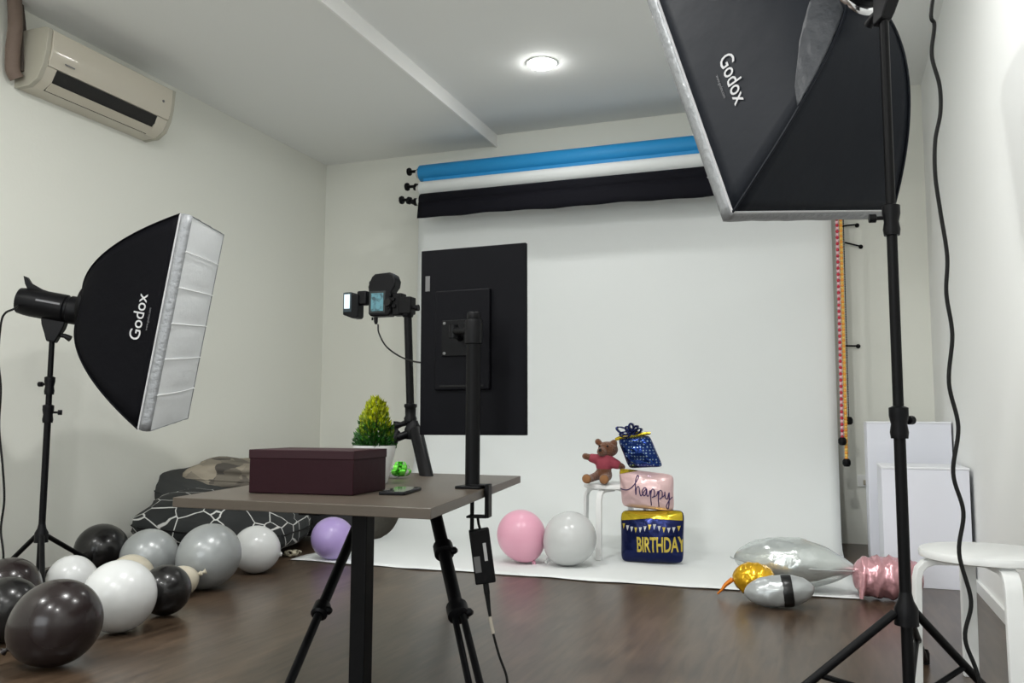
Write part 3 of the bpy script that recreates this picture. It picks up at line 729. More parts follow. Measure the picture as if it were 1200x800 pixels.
# centre column, clamp collar, side knob
ct = loc(at(478, 372, 1, YA)); cbm = loc(at(481.5, 500, 1, YA))
tube('centre_column', [cbm - (ct - cbm) * .04, ct], .0158, M_blackmetal, t0, 18)
cc = loc(at(481, 484, 1, YA))
lathe('column_collar', [(.016, -.035), (.025, -.033), (.026, -.02), (.021, -.01), (.022, .02), (.026, .026), (.025, .036), (.016, .038)], M_blackplast, t0, 20, Matrix.Translation(cc))
kn = loc(at(465, 498, 1, YA)); bm = bmesh.new(); add_tube(bm, [cc + Vector((-.01, 0, -.035)), kn + Vector((.02, 0, .003)), kn], [.013, .010, .016], 12); add_tube(bm, [kn + Vector((0, 0, .014)), kn + Vector((-.006, 0, -.022))], [.013, .010], 12); finish('column_knob', bm, M_blackplast, t0)
# ball head and upright plate
hd = loc(at(478, 360, 1, YA))
bm = bmesh.new(); add_lathe(bm, [(0, -.04), (.02, -.04), (.024, -.03), (.024, .0), (.018, .012), (.014, .02), (0, .02)], 20, Matrix.Translation(hd)); finish('ball_head', bm, M_blackplast, t0)
box('plate_clamp', hd + Vector((-.004, -.0, .006)), (.056, .05, .07), M_blackmetal, t0, .005)
bm = bmesh.new(); add_tube(bm, [hd + Vector((.02, 0, -.002)), hd + Vector((.032, 0, -.004)), hd + Vector((.034, 0, -.004)), hd + Vector((.048, 0, -.004))], [.006, .006, .012, .013], 12); finish('head_knob', bm, M_blackplast, t0)

# DSLR in portrait on the head
pcam = at(452, 347, 1, YA)
cme = empty('camera', pcam, 'black camera turned upright on the tripod, lit teal screen at the back', 'camera')
k = depth(pcam) / 1010   # metres per pixel there
def px2(x, y): return Vector(((x - 452) * k, 0, -(y - 347) * k))
bm = bmesh.new()
out = [(437, 324), (441, 321), (460, 320), (465, 323), (468, 330), (467, 337), (463, 342), (463, 366), (460, 371), (436, 371), (433, 368), (433, 342), (432, 336), (434, 330)]
add_prism(bm, [(px2(x, y).x, px2(x, y).z) for x, y in out], .055, basis(Vector((0, .03, 0)), Vector((1, 0, 0)), Vector((0, 0, 1)), Vector((0, -1, 0))))
bmesh.ops.transform(bm, matrix=Matrix(), verts=bm.verts)
finish('camera_body', bm, M_blackplast, cme, bevel=.006)
def scr_mat(name, c1, c2, scale, s=1.0):
    m = bpy.data.materials.new(name); m.use_nodes = True; nt = m.node_tree; b = nt.nodes['Principled BSDF']; b.inputs['Base Color'].default_value = (.01, .01, .01, 1); b.inputs['Roughness'].default_value = .2
    tc = nt.nodes.new('ShaderNodeTexCoord'); n_ = nt.nodes.new('ShaderNodeTexNoise'); n_.inputs['Scale'].default_value = scale; cr = nt.nodes.new('ShaderNodeValToRGB')
    nt.links.new(tc.outputs['Object'], n_.inputs[0]); nt.links.new(n_.outputs[0], cr.inputs[0]); cr.color_ramp.elements[0].position = .35; cr.color_ramp.elements[1].position = .5
    cr.color_ramp.elements[0].color = (*c1, 1); cr.color_ramp.elements[1].color = (*c2, 1); nt.links.new(cr.outputs[0], b.inputs['Emission Color']); b.inputs['Emission Strength'].default_value = s
    return m
c = px2(445, 354.5); box('live_screen', (c.x, -.0262, c.z), (16 * k, .002, 21 * k), scr_mat('camera_live_view', (.02, .06, .075), (.07, .20, .235), 45, 1.0), cme, .0005)
box('screen_bezel', (c.x, -.0255, c.z), (21 * k, .002, 26 * k), mat('bezel', (.004, .008, .01), .25), cme, .001)
lathe('eyepiece', [(0, 0), (.012, 0), (.016, .004), (.014, .016), (0, .016)], M_rubber, cme, 20, z_to((0, -1, 0), Vector((px2(460, 356).x, -.025, px2(460, 356).z))))
lathe('lens', [(0, -.02), (.033, -.02), (.035, .0), (.035, .04), (.038, .045), (.038, .09), (.035, .095), (0, .085)], M_blackplast, cme, 32, z_to((0, 1, 0), (px2(450, 352).x, .03, px2(450, 352).z)))
lathe('mode_dial', [(0, 0), (.012, 0), (.012, .010), (.01, .012), (0, .012)], M_blackplast, cme, 20, z_to((-1, 0, 0), (px2(434, 331).x + .002, 0, px2(434, 331).z)))
bm = bmesh.new()
for (x, y, r_) in ((461, 347, .009), (466, 352, .008), (459, 361, .0105), (467, 360, .009)): add_lathe(bm, [(0, 0), (r_, 0), (r_ * .9, .006), (0, .006)], 14, z_to((0, -1, 0), (px2(x, y).x, -.024, px2(x, y).z)))
finish('rear_buttons', bm, M_blackmetal, cme)
c = px2(470, 358); box('l_bracket', (c.x, -.0, c.z), (12 * k, .045, 26 * k), M_blackmetal, cme, .004)
c = px2(441, 373.5); bm = bmesh.new(); add_tube(bm, [c + Vector((0, -.01, .006)), c + Vector((.001, -.01, -.012)), c + Vector((.002, -.01, -.022))], [.009, .008, .005]); finish('cable_plug', bm, M_rubber, cme)
c = px2(435, 373); tube('strap_lug', [c + Vector((0, 0, .006)), c + Vector((0, 0, -.006))], .004, M_blackmetal, cme, 8)
# wireless flash trigger on the hot shoe
pt = at(415, 357, 1, YA)
tr = empty('flash_trigger', pt, 'black flash trigger with a bright white screen on the left of the camera', 'flash trigger')
def px3(x, y): return Vector(((x - 415) * k, 0, -(y - 357) * k))
bm = bmesh.new(); out = [(405, 345), (407, 343), (416, 343), (417.5, 346), (425, 346), (425, 372), (423, 374), (417, 374), (405, 369.5)]
add_prism(bm, [(px3(x, y).x, px3(x, y).z) for x, y in out], .05, basis(Vector((0, .02, 0)), Vector((1, 0, 0)), Vector((0, 0, 1)), Vector((0, -1, 0)))); finish('housing', bm, M_blackplast, tr, bevel=.003)
c = px3(410.5, 354); box('lit_screen', (c.x, -.0308, c.z), (7.5 * k, .002, 17 * k), mat('trigger_screen', (.02, .02, .02), .2, emit=(.72, .93, 1), estr=1.05), tr, .0005)
c = px3(410.8, 355); box('screen_border', (c.x, -.0300, c.z), (11 * k, .002, 23 * k), mat('border_blue', (.006, .02, .03), .3), tr, .001)
c = px3(428, 350); box('shoe_arm', (c.x, -.003, c.z), (13 * k, .036, 17 * k), M_blackplast, tr, .008)
c = px3(425, 345); box('shoe_lock', (c.x, -.003, c.z), (6 * k, .03, 5 * k), M_blackplast, tr, .004)
# video cable
cable('video_cable', [at(443, 380, 1, YA - .02), at(444, 390, 1, YA - .03), at(452, 405, 1, YA - .1), at(466, 416, 1, YA - .2), at(480, 422, 1, YA - .32), at(492, 424.5, 1, YA - .44), at(505, 424, 1, YA - .5)], .0032, 'thin black video cable curving from the camera to the monitor')
# cloth pouch hung at the tripod
ph = at(446, 604, 1, YA - .06)
bm = bmesh.new(); bmesh.ops.create_uvsphere(bm, u_segments=28, v_segments=18, radius=1)
for v_ in bm.verts:
    q_ = v_.co.copy(); s_ = .082 * (1 - .25 * max(0, q_.z)); zz = q_.z * .085 + (.03 * q_.x)
    v_.co = Vector((q_.x * s_ * 1.0, q_.y * .05, zz)) + Vector((0, 0, .006 * noise.noise(q_ * 3)))
o = finish('cloth_pouch', bm, mat('olive_cloth', (.13, .125, .105), .8, bump=.3, bscale=60)); o.location = ph; tag(o, 'grey cloth pouch hanging under the tripod behind the desk column', 'pouch')
h_ = tube('strap', [Vector((-.02, 0, .07)), Vector((.0, .0, .12)), Vector((.02, 0, .07))], .005, M_rubber, o, 8)

# ------------------------------------------------------------ bent plywood stools
def make_stool(loc, h, rz, label, lw=.021):
    e = empty('round_stool', loc, label, 'stool', 'white bent plywood stools', rz)
    lathe('seat', [(0, h - .026), (.168, h - .026), (.176, h - .022), (.178, h - .012), (.175, h - .003), (.168, h), (0, h)], M_white, e, 64)
    for k_ in range(4):
        a = k_ * PI / 2; R_ = Matrix.Rotation(a, 4, 'Z')
        path = [(.03, h - .035), (.12, h - .035), (.145, h - .036), (.168, h - .044), (.182, h - .060), (.188, h - .085), (.192, h * .4), (.196, .0)]
        path = [Vector((x, 0, z)) for x, z in path]; bm = bmesh.new(); g = []
        for i, p_ in enumerate(path):
            d = (path[min(i + 1, 7)] - path[max(i - 1, 0)]).normalized(); nn = Vector((d.z, 0, -d.x)); th = .009
            if i == 7: nn = Vector((-1, 0, 0))
            g.append([bm.verts.new(R_ @ (p_ + nn * sx * th + Vector((0, sy * lw, 0)))) for sx, sy in ((-1, -1), (1, -1), (1, 1), (-1, 1))])
        for A_, B_ in zip(g, g[1:]):
            for q_ in range(4): bm.faces.new((A_[q_], A_[(q_ + 1) % 4], B_[(q_ + 1) % 4], B_[q_]))
        bm.faces.new(g[0]); bm.faces.new(g[-1]); finish('leg', bm, M_white, e, bevel=.002, angle=50)
    return e
sp = at(1157, 644, 2, .40)
view = Vector((sp.x, sp.y, 0)).normalized(); va = math.atan2(view.y, view.x)
make_stool((sp.x, sp.y, 0), .40, va + math.radians(17), 'white round stool at the bottom right corner in front of the plinths')
s2 = Vector((-1.155, 4.843, .0085)); va2 = math.atan2(s2.y, s2.x)
HS = .405
st2 = make_stool(s2, HS, va2 + PI - math.radians(28), 'white round stool under the teddy bear on the backdrop paper', .016)

# ------------------------------------------------------------ balloons
def bmat(name, col, rough=.22, spec=.5, sss=0, metal=0):
    m = mat(name, col, rough, metal=metal, coat=.12, spec=spec, bump=.02, bscale=3)
    if sss: b = m.node_tree.nodes['Principled BSDF']; b.inputs['Subsurface Weight'].default_value = sss; b.inputs['Subsurface Radius'].default_value = (.05, .05, .05); b.inputs['Subsurface Scale'].default_value = .5
    return m
B_black = bmat('black_latex', (.007, .0065, .0065), .27, spec=.35); B_brown = bmat('dark_brown_latex', (.016, .011, .011), .24, spec=.35)
B_white = bmat('white_latex', (.56, .57, .565), .25); B_grey = bmat('pearl_grey_latex', (.29, .305, .305), .3, metal=.15); B_cream = bmat('cream_latex', (.46, .42, .33), .3)
B_lil = bmat('lilac_latex', (.40, .30, .60), .3); B_pink = bmat('pink_latex', (.80, .40, .52), .3)
balloon_mesh = {}
def balloon(cx, cy, rx, ry, m, label, kdir=(0, 0, -1), stretch=1.0, floor_z=0.0, fixr=None, behind=0, grp='latex balloons on the floor'):
    """centre pixel, half width and half height as seen; rests on the floor"""
    rp = (rx + ry) / 2; d = ROT.transposed() @ Vector((cx - 600, -(cy - 400), -1010)); d = d / 1010   # per unit depth
    zr = ry / 1010
    t = (EYE.z - floor_z) / (zr - d.z)
    c = EYE + d * t; R = rp / 1010 * t
    kd = Vector(kdir).normalized()
    bm = bmesh.new(); prof = []
    for j in range(25):
        th = PI * j / 24; z = -math.cos(th); r = math.sin(th)
        if z < 0: z2 = z * (1.0 + .10 * (-z)); r = r * (1 - .07 * z * z)
        else: z2 = z
        prof.append((r * R, z2 * R * stretch))
    add_lathe(bm, prof, 36, z_to(kd * -1))
    lo_ = min(v_.co.z for v_ in bm.verts)
    # widths as seen
    o = finish('balloon', bm, m); tag(o, label, 'balloon', grp)
    o.location = (c.x, c.y, floor_z - lo_ + .0005)
    kb = kd * (R * 1.1 * stretch)
    knp = [(.002, -.004), (.009, .004), (.012, .012), (.006, .018), (.006, .022), (.013, .032), (.011, .034)]
    kn_ = lathe('knot', [(r, z) for r, z in knp], m, o, 14, z_to(kd, kb * .985))
    mz = min((z_to(kd, kb * .985) @ Vector((x, y, z))).z for r, z in knp for x in (-r, r) for y in (-r, r))
    if mz < lo_: o.location.z += 0
    return o, R
balloon(66, 728, 47, 51, B_brown, 'large dark brown-black balloon at the front left of the pile', (-.75, -.3, -.45), 1.05)
balloon(8, 714, 37, 37, B_black, 'black balloon cut by the left edge of the picture', (-.3, -.6, -.5))
balloon(10, 688, 34, 37, B_brown, 'dark brown balloon behind the black one at the left edge', (-.3, .6, .3))
balloon(84, 678, 27, 28, B_white, 'white balloon under the legs of the left light stand', (.5, .4, -.2))
balloon(140, 698, 41, 42, B_white, 'large white balloon in front, right of the dark brown one', (-.2, .6, -.5))
balloon(153, 675, 25, 25, B_cream, 'cream balloon showing behind the large white one', (.2, .7, .0))
balloon(119, 645, 31, 29, B_black, 'black balloon at the wall right of the left light stand', (-.5, .5, .0))
balloon(175, 654, 34, 31, B_grey, 'pearl grey balloon beside the black one at the wall', (.3, .6, -.3))
balloon(194, 688, 26, 32, B_black, 'black balloon between the large white and the large grey one', (-.4, .5, .2))
balloon(213, 678, 15, 21, B_cream, 'small cream balloon peeping out behind the black one', (.6, .5, .3))
balloon(245, 652, 35, 37, B_grey, 'large pearl grey balloon with its neck at the floor', (-.35, -.4, -.65), 1.04)
balloon(300, 643, 27, 28, B_white, 'white balloon under the left end of the desk', (.2, .7, -.2))
balloon(390, 629, 23, 26, B_lil, 'lilac balloon seen left of the desk column', (.2, .6, -.2), 1.05, .006)
balloon(611, 628, 27, 30, B_pink, 'pink balloon on the white backdrop paper', (.45, -.1, -.8), 1.04, .009)
balloon(668, 631, 31, 31, B_white, 'white balloon on the backdrop paper beside the pink one', (-.6, -.1, -.6), 1.0, .009)

# ------------------------------------------------------------ cushions at the left wall
def cushion(name, c, s, m, label, rot=(0, 0, 0), pw=.75, nz=.03, seed=0, cat='cushion', seam=True, seamm=None):
    bm = bmesh.new(); bmesh.ops.create_uvsphere(bm, u_segments=40, v_segments=24, radius=1)
    for v_ in bm.verts:
        q_ = v_.co.normalized(); f = lambda a: math.copysign(abs(a) ** pw, a)
        k_ = 1 + nz * 4 * noise.noise(q_ * 1.7 + Vector((seed, 0, 0))) + nz * 1.5 * noise.noise(q_ * 5 + Vector((0, seed, 0)))
        v_.co = Vector((f(q_.x) * s[0], f(q_.y) * s[1], f(q_.z) * s[2])) * k_
    o = finish(name, bm, m, angle=180); o.location = c; o.rotation_euler = rot; tag(o, label, cat)
    if seam:
        pts_ = []
        for i in range(49):
            a = 2 * PI * i / 48; q_ = Vector((math.cos(a), math.sin(a), 0)); f = lambda x: math.copysign(abs(x) ** pw, x)
            k_ = 1 + nz * 4 * noise.noise(q_ * 1.7 + Vector((seed, 0, 0))) + nz * 1.5 * noise.noise(q_ * 5 + Vector((0, seed, 0)))
            pts_.append(Vector((f(q_.x) * s[0], f(q_.y) * s[1], 0)) * k_ * 1.002)
        tube('seam_piping', pts_, .005, seamm or m, o, 6)
    return o
def lines_mat():
    m = bpy.data.materials.new('black_fabric_white_lines'); m.use_nodes = True; nt = m.node_tree; b = nt.nodes['Principled BSDF']
    tc = nt.nodes.new('ShaderNodeTexCoord'); v = nt.nodes.new('ShaderNodeTexVoronoi'); v.feature = 'DISTANCE_TO_EDGE'; v.inputs['Scale'].default_value = 6.5; v.inputs['Randomness'].default_value = 1
    nt.links.new(tc.outputs['Object'], v.inputs['Vector']); cr = nt.nodes.new('ShaderNodeValToRGB'); cr.color_ramp.elements[0].position = .014; cr.color_ramp.elements[1].position = .022
    cr.color_ramp.elements[0].color = (.55, .55, .53, 1); cr.color_ramp.elements[1].color = (.012, .014, .014, 1); nt.links.new(v.outputs['Distance'], cr.inputs[0]); nt.links.new(cr.outputs[0], b.inputs['Base Color']); b.inputs['Roughness'].default_value = .8
    return m
M_lines = lines_mat(); M_dgrey = mat('dark_grey_fabric', (.035, .037, .036), .85, bump=.15, bscale=80)
M_tri = voronoi_mat('triangle_print_fabric', (.06, .055, .05), (.34, .30, .235), 9, 'cell')
cushion('floor_cushion', (-3.29, 4.20, .17), (.42, .50, .17), M_lines, 'black floor cushion with a white line pattern, under the desk end', (.0, .08, .15), .72, .035, 2, seamm=M_rubber)
gp = at(262, 590, 1, 4.62)
cushion('floor_cushion', (gp.x, 4.62, .30), (.40, .46, .135), M_dgrey, 'dark grey cushion propped on the left wall behind the patterned one', (0, .25, .0), .7, .03, 5)
cushion('floor_cushion', (-3.13, 4.98, .18), (.40, .30, .175), mat('black_fabric', (.014, .014, .016), .85, bump=.15, bscale=80), 'plain black cushion on the floor beside the lilac balloon', (0, 0, .2), .75, .03, 9)
gp = at(283, 556, 1, 4.66)
cushion('floor_cushion', (gp.x, 4.66, gp.z), (.31, .33, .095), M_tri, 'brown and grey triangle print cushion on top of the cushion pile', (.05, .06, .3), .7, .06, 12)
# small crumpled ribbon on the floor
p = at(343, 652, 2, 0)
e = empty('crumpled_ribbon', (p.x, p.y, 0), 'small crumpled cream ribbon on the floor by the patterned cushion', 'ribbon')
bm = bmesh.new()
for k_ in range(5): loop(bm, k_ * 1.3 + .3, .3, .05, .022)
finish('loops', bm, mat('cream_ribbon', (.5, .46, .34), .4), e)
bm = bmesh.new(); add_tube(bm, spline([(-.12, .0, .006), (-.08, .02, .006), (-.04, -.01, .008), (0, 0, .01)], 5), .004, 6); finish('tail', bm, mat('cream_ribbon', (.5, .46, .34), .4), e)

# ------------------------------------------------------------ stacked foil gift-box balloon
pbx = at(765, 660, 1, 4.68); zf = .009
kx = depth(pbx) / 1010
stack = empty('foil_balloon_stack', (pbx.x, 4.68, zf), 'foil balloon shaped as three stacked gift boxes, blue, pink and navy, on the paper', 'foil balloon')
face = math.atan2(pbx.y, pbx.x) + PI            # towards the lens
yawS = face + PI / 2 - math.radians(12)
stack.rotation_euler = (0, 0, yawS)
def sp_(x, y): # pixel to local x,z
    return Vector(((x - 765) * kx / math.cos(math.radians(10)), 0, -(y - 661) * kx))
def pillow(name, quad, dep, m, parent, puff=.5, label=None, n_=26, crin=.008, seed=0):
    """puffed foil panel between four corners TL TR BR BL given in x,z; returns object and front-surface function"""
    TL, TR, BR_, BL_ = [Vector(q_) for q_ in quad]
    def base(s, t): return (TL * (1 - s) + TR * s) * (1 - t) + (BL_ * (1 - s) + BR_ * s) * t
    def puffd(s, t):
        a = max(0, 1 - (2 * s - 1) ** 2) ** puff * max(0, 1 - (2 * t - 1) ** 2) ** puff
        ed_ = 1 - (1 - min(1, min(s, 1 - s, t, 1 - t) * 5)) ** 2
        return a * dep / 2 + crin * ed_ * noise.noise(Vector((s * 7 + seed, t * 7, 0)))
    def shp(s, t): # edges draw in a little between the corners
        b = base(s, t); c_ = base(.5, .5); kx_ = .05 * (1 - (2 * t - 1) ** 2) * abs(2 * s - 1) ** 2 + .05 * (1 - (2 * s - 1) ** 2) * abs(2 * t - 1) ** 2
        cr_ = .045 * (abs(2 * s - 1) ** 6) * (abs(2 * t - 1) ** 6)
        return b + (c_ - b) * (kx_ * .6 + cr_ * 2)
    bm = bmesh.new(); F = []; K = []
    for j in range(n_ + 1):
        fr, kr = [], []
        for i in range(n_ + 1):
            s, t = (1 - math.cos(PI * i / n_)) / 2, (1 - math.cos(PI * j / n_)) / 2; p_ = shp(s, t); d_ = puffd(s, t); v0 = bm.verts.new((p_.x, -d_, p_.z)); fr.append(v0)
            kr.append(v0 if i in (0, n_) or j in (0, n_) else bm.verts.new((p_.x, d_, p_.z)))
        F.append(fr); K.append(kr)
    for j in range(n_):
        for i in range(n_):
            bm.faces.new((F[j][i], F[j + 1][i], F[j + 1][i + 1], F[j][i + 1])); bm.faces.new((K[j][i], K[j][i + 1], K[j + 1][i + 1], K[j + 1][i]))
    o = finish(name, bm, m, parent, angle=180)
    if label: o['label'] = label
    return o, (lambda s, t, off=.002: Vector((shp(s, t).x, -puffd(s, t) - off, shp(s, t).z)))
M_navy = mat('navy_foil', (.006, .012, .075), .22, metal=.7, bump=.25, bscale=18); M_gold = mat('gold_foil', (.62, .46, .03), .2, metal=.75, bump=.25, bscale=20)
M_pinkf = mat('pink_foil', (.72, .50, .50), .28, metal=.35, bump=.25, bscale=16); M_ink = mat('dark_violet_print', (.035, .012, .09), .4); M_goldp = mat('gold_print', (.55, .42, .06), .35, metal=.3)
o1, s1f = pillow('gift_box', (sp_(727, 601), sp_(803, 598), sp_(801, 661), sp_(727, 663)), .16, M_navy, stack, label='navy gift box tier reading BIRTHDAY', seed=1)
o1.location.y = 0
bmg = bmesh.new(); g = []
for j in range(7):
    g.append([bmg.verts.new(s1f(.015 + .97 * i / 24, .01 + (.13 + .05 * abs(2 * i / 24 - 1)) * j / 6)) for i in range(25)])
for A_, B_ in zip(g, g[1:]):
    for i in range(24): bmg.faces.new((A_[i], B_[i], B_[i + 1], A_[i + 1]))
o = finish('lid', bmg, M_gold, o1, angle=180); o['label'] = 'gold lid band of the navy tier'
def flat_on(sf, s0, t0, sx, sy, off=.003): return lambda x, y: sf(min(.995, max(.005, s0 + x * sx)), min(.99, max(.01, t0 - y * sy)), off)
lettering('birthday_print', 'BIRTHDAY', .085, flat_on(s1f, .665, .64, 1.82, 4.6), M_goldp, o1, cuts=.012, offset=.002, spread=-.02)
for k_ in range(13):
    s = .05 + k_ * .072; t = .235 + .075 * math.sin(PI * ((s * 2 - .05) % 1.0)) * (1 if s < .53 else 1)
    bm = bmesh.new(); vs = [bm.verts.new(s1f(s, t, .003)), bm.verts.new(s1f(s + .05, t, .003)), bm.verts.new(s1f(s + .025, t + .10, .003))]; bm.faces.new(vs)
    finish('bunting_flag', bm, (M_print, M_goldp)[k_ % 3 == 0], o1, smooth=False)
o2, s2f = pillow('gift_box', (sp_(725, 551), sp_(791, 558), sp_(791, 602), sp_(729, 598)), .15, M_pinkf, stack, label='pink gift box tier reading happy', seed=4)
bmg = bmesh.new(); g = []
for j in range(5): g.append([bmg.verts.new(s2f(.0 + .36 * i / 16, .0 + (.16 * (1 - i / 17)) * j / 4 + .004)) for i in range(17)])
for A_, B_ in zip(g, g[1:]):
    for i in range(16): bmg.faces.new((A_[i], B_[i], B_[i + 1], A_[i + 1]))
o = finish('lid', bmg, M_gold, o2, angle=180); o['label'] = 'gold lid edge of the pink tier'
# handwritten word as a pen stroke
W_ = [(-.02, .52), (.10, .54), (.22, .50), (.33, .36), (.40, .18), (.385, .12), (.355, .22), (.345, .45), (.345, .62), (.36, .48), (.395, .40), (.42, .45), (.425, .60), (.445, .63),
      (.50, .52), (.545, .43), (.505, .42), (.475, .52), (.49, .62), (.53, .58), (.555, .44), (.555, .60), (.585, .60), (.62, .46), (.618, .66), (.61, .86), (.622, .60), (.65, .43), (.69, .46), (.68, .60), (.64, .64),
      (.72, .58), (.755, .46), (.752, .66), (.745, .88), (.757, .60), (.785, .44), (.825, .47), (.815, .62), (.775, .66), (.86, .56), (.87, .46), (.875, .62), (.91, .64), (.94, .48), (.935, .72), (.91, .92), (.88, .86), (.93, .70), (.985, .60)]
pts_ = spline([Vector((a, b, 0)) for a, b in W_], 5)
tube('happy_print', [s2f(max(.01, min(.99, p_.x)), max(.02, min(.97, p_.y)), .002) for p_ in pts_], .0028, M_ink, o2, 6)
o3q = (sp_(724, 517), sp_(763, 512), sp_(779, 550), sp_(738, 553))
def dots_mat():
    m = mat('blue_dotted_foil', (.008, .03, .16), .15, metal=.75, bump=.25, bscale=18); nt = m.node_tree; b = nt.nodes['Principled BSDF']
    tc = nt.nodes.new('ShaderNodeTexCoord'); v = nt.nodes.new('ShaderNodeTexVoronoi'); v.inputs['Scale'].default_value = 62; v.inputs['Randomness'].default_value = .15
    nt.links.new(tc.outputs['Object'], v.inputs['Vector']); cr = nt.nodes.new('ShaderNodeValToRGB'); cr.color_ramp.elements[0].position = .24; cr.color_ramp.elements[1].position = .34
    cr.color_ramp.elements[0].color = (.30, .42, .55, 1); cr.color_ramp.elements[1].color = (.008, .03, .16, 1); nt.links.new(v.outputs['Distance'], cr.inputs[0]); nt.links.new(cr.outputs[0], b.inputs['Base Color']); return m
M_dots = dots_mat()
o3, s3f = pillow('gift_box', o3q, .14, M_dots, stack, label='dotted blue gift box tier on top, tilted', seed=8)
bm = bmesh.new(); add_tube(bm, [sp_(722, 518), sp_(735, 514), sp_(748, 512.5), sp_(764, 510)], [.008, .016, .012, .008], 10); o = finish('lid', bm, M_gold, o3); o['label'] = 'gold lid edge of the blue tier'
bm = bmesh.new()
def bowloop(bm, c0, tip, wd):
    c0, tip = Vector(c0), Vector(tip); d = tip - c0; pr = None; sd = Vector((d.z, 0, -d.x)).normalized() * wd
    pts__ = [c0 + d * (.5 - .5 * math.cos(2 * PI * j / 12)) + sd * math.sin(2 * PI * j / 12) for j in range(13)]
    for p_ in pts__:
        cur = (bm.verts.new(p_ + Vector((0, .022, 0))), bm.verts.new(p_ - Vector((0, .022, 0))))
        if pr: bm.faces.new((pr[0], pr[1], cur[1], cur[0]))
        pr = cur
c0 = sp_(742, 512)
for (x, y, w__) in ((723, 504, .02), (727, 512, .018), (735, 502, .016), (741, 498, .017), (749, 501, .014), (754, 505, .016)): bowloop(bm, c0, sp_(x, y), w__)
o = finish('bow', bm, M_navy, o3); md = o.modifiers.new('s', 'SOLIDIFY'); md.thickness = .007
bm = bmesh.new(); add_tube(bm, [sp_(730, 517), sp_(737, 512), sp_(745, 510), sp_(752, 509)], [.004, .009, .010, .004], 8); o = finish('bow_edge', bm, M_gold, o3)

# ------------------------------------------------------------ teddy bear on the stool
pt_ = at(708, 566, 1, s2.y - .06); kt = depth(pt_) / 1010
tb = empty('teddy_bear', (pt_.x, s2.y - .06, HS + .0085), 'brown teddy bear in a pink shirt sitting on the white stool', 'teddy bear')
tb.rotation_euler = (0, 0, math.atan2(pt_.y, pt_.x) - PI / 2 )
def tp(x, y, d=0): return Vector(((x - 708) * kt, d, -(y - 568) * kt))
def metamesh(name, balls, m, parent, res=.006, sub=0):
    mb = bpy.data.metaballs.new('mb'); mb.resolution = res; mb.render_resolution = res; mb.threshold = .6
    ob = bpy.data.objects.new('mb' + name, mb); COL.objects.link(ob)
    for (p_, r_) in balls:
        el = mb.elements.new(); el.co = p_; el.radius = r_ * 1.35; el.stiffness = 2
    bpy.context.view_layer.update(); dg = bpy.context.evaluated_depsgraph_get(); me = bpy.data.meshes.new_from_object(ob.evaluated_get(dg)); me.name = name
    bpy.data.objects.remove(ob); bpy.data.metaballs.remove(mb); me.materials.clear(); me.materials.append(m)
    o = bpy.data.objects.new(name, me); COL.objects.link(o); o.parent = parent; me.polygons.foreach_set('use_smooth', [True] * len(me.polygons)); return o
M_fur = mat('brown_fur', (.15, .052, .018), .9, bump=1.0, bscale=140, vary=.35, vscale=25, sheen=.4)
def chainballs(a, b, r0, r1, n_=5): return [(a.lerp(b, i / (n_ - 1)), r0 + (r1 - r0) * i / (n_ - 1)) for i in range(n_)]
balls = [(tp(708, 551), .052), (tp(708, 543), .047), (tp(710, 526), .056), (tp(717, 526, .01), .046)]
balls += [(tp(705, 529, -.042), .028), (tp(704, 528, -.052), .022)]                # muzzle
balls += [(tp(701, 517), .022), (tp(720, 518, .005), .022)]                          # ears
balls += chainballs(tp(702, 538), tp(686, 534, -.02), .024, .022) + chainballs(tp(716, 540), tp(729, 546, -.02), .024, .022)
balls += chainballs(tp(702, 556), tp(690, 560, -.08), .030, .026) + [(tp(688, 559, -.10), .033)] + chainballs(tp(712, 557), tp(708, 561, -.09), .030, .027) + [(tp(708, 559, -.11), .035)]
body = metamesh('body', balls, M_fur, tb)
zmin = min(v_.co.z for v_ in body.data.vertices)
shirt = metamesh('shirt', [(tp(708, 545), .058), (tp(709, 538), .052)] + chainballs(tp(703, 538), tp(693, 536, -.012), .031, .028, 4) + chainballs(tp(716, 540), tp(724, 544, -.012), .031, .028, 4), mat('pink_knit', (.32, .05, .075), .85, bump=.4, bscale=120), tb)
for o in (body, shirt): o.location.z = -zmin
for x, y in ((703, 522), (712, 522)):
    bm = bmesh.new(); bmesh.ops.create_uvsphere(bm, u_segments=12, v_segments=8, radius=.006, matrix=Matrix.Translation(tp(x, y, -.055) + Vector((0, 0, -zmin)))); finish('eye', bm, mat('eye_black', (.005, .004, .004), .1), tb)
bm = bmesh.new(); bmesh.ops.create_uvsphere(bm, u_segments=12, v_segments=8, radius=.009, matrix=Matrix.Translation(tp(703.5, 526.5, -.075) + Vector((0, 0, -zmin)))); finish('nose', bm, mat('eye_black', (.005, .004, .004), .1), tb)
for x, y, d in ((688, 559, -.13), (708, 559, -.142)):
    bm = bmesh.new(); bmesh.ops.create_uvsphere(bm, u_segments=16, v_segments=10, radius=.024, matrix=Matrix.Translation(tp(x, y, d) + Vector((0, 0, -zmin))) @ Matrix.Diagonal((1, .35, 1, 1))); finish('foot_pad', bm, mat('tan_pad', (.28, .13, .05), .85), tb)

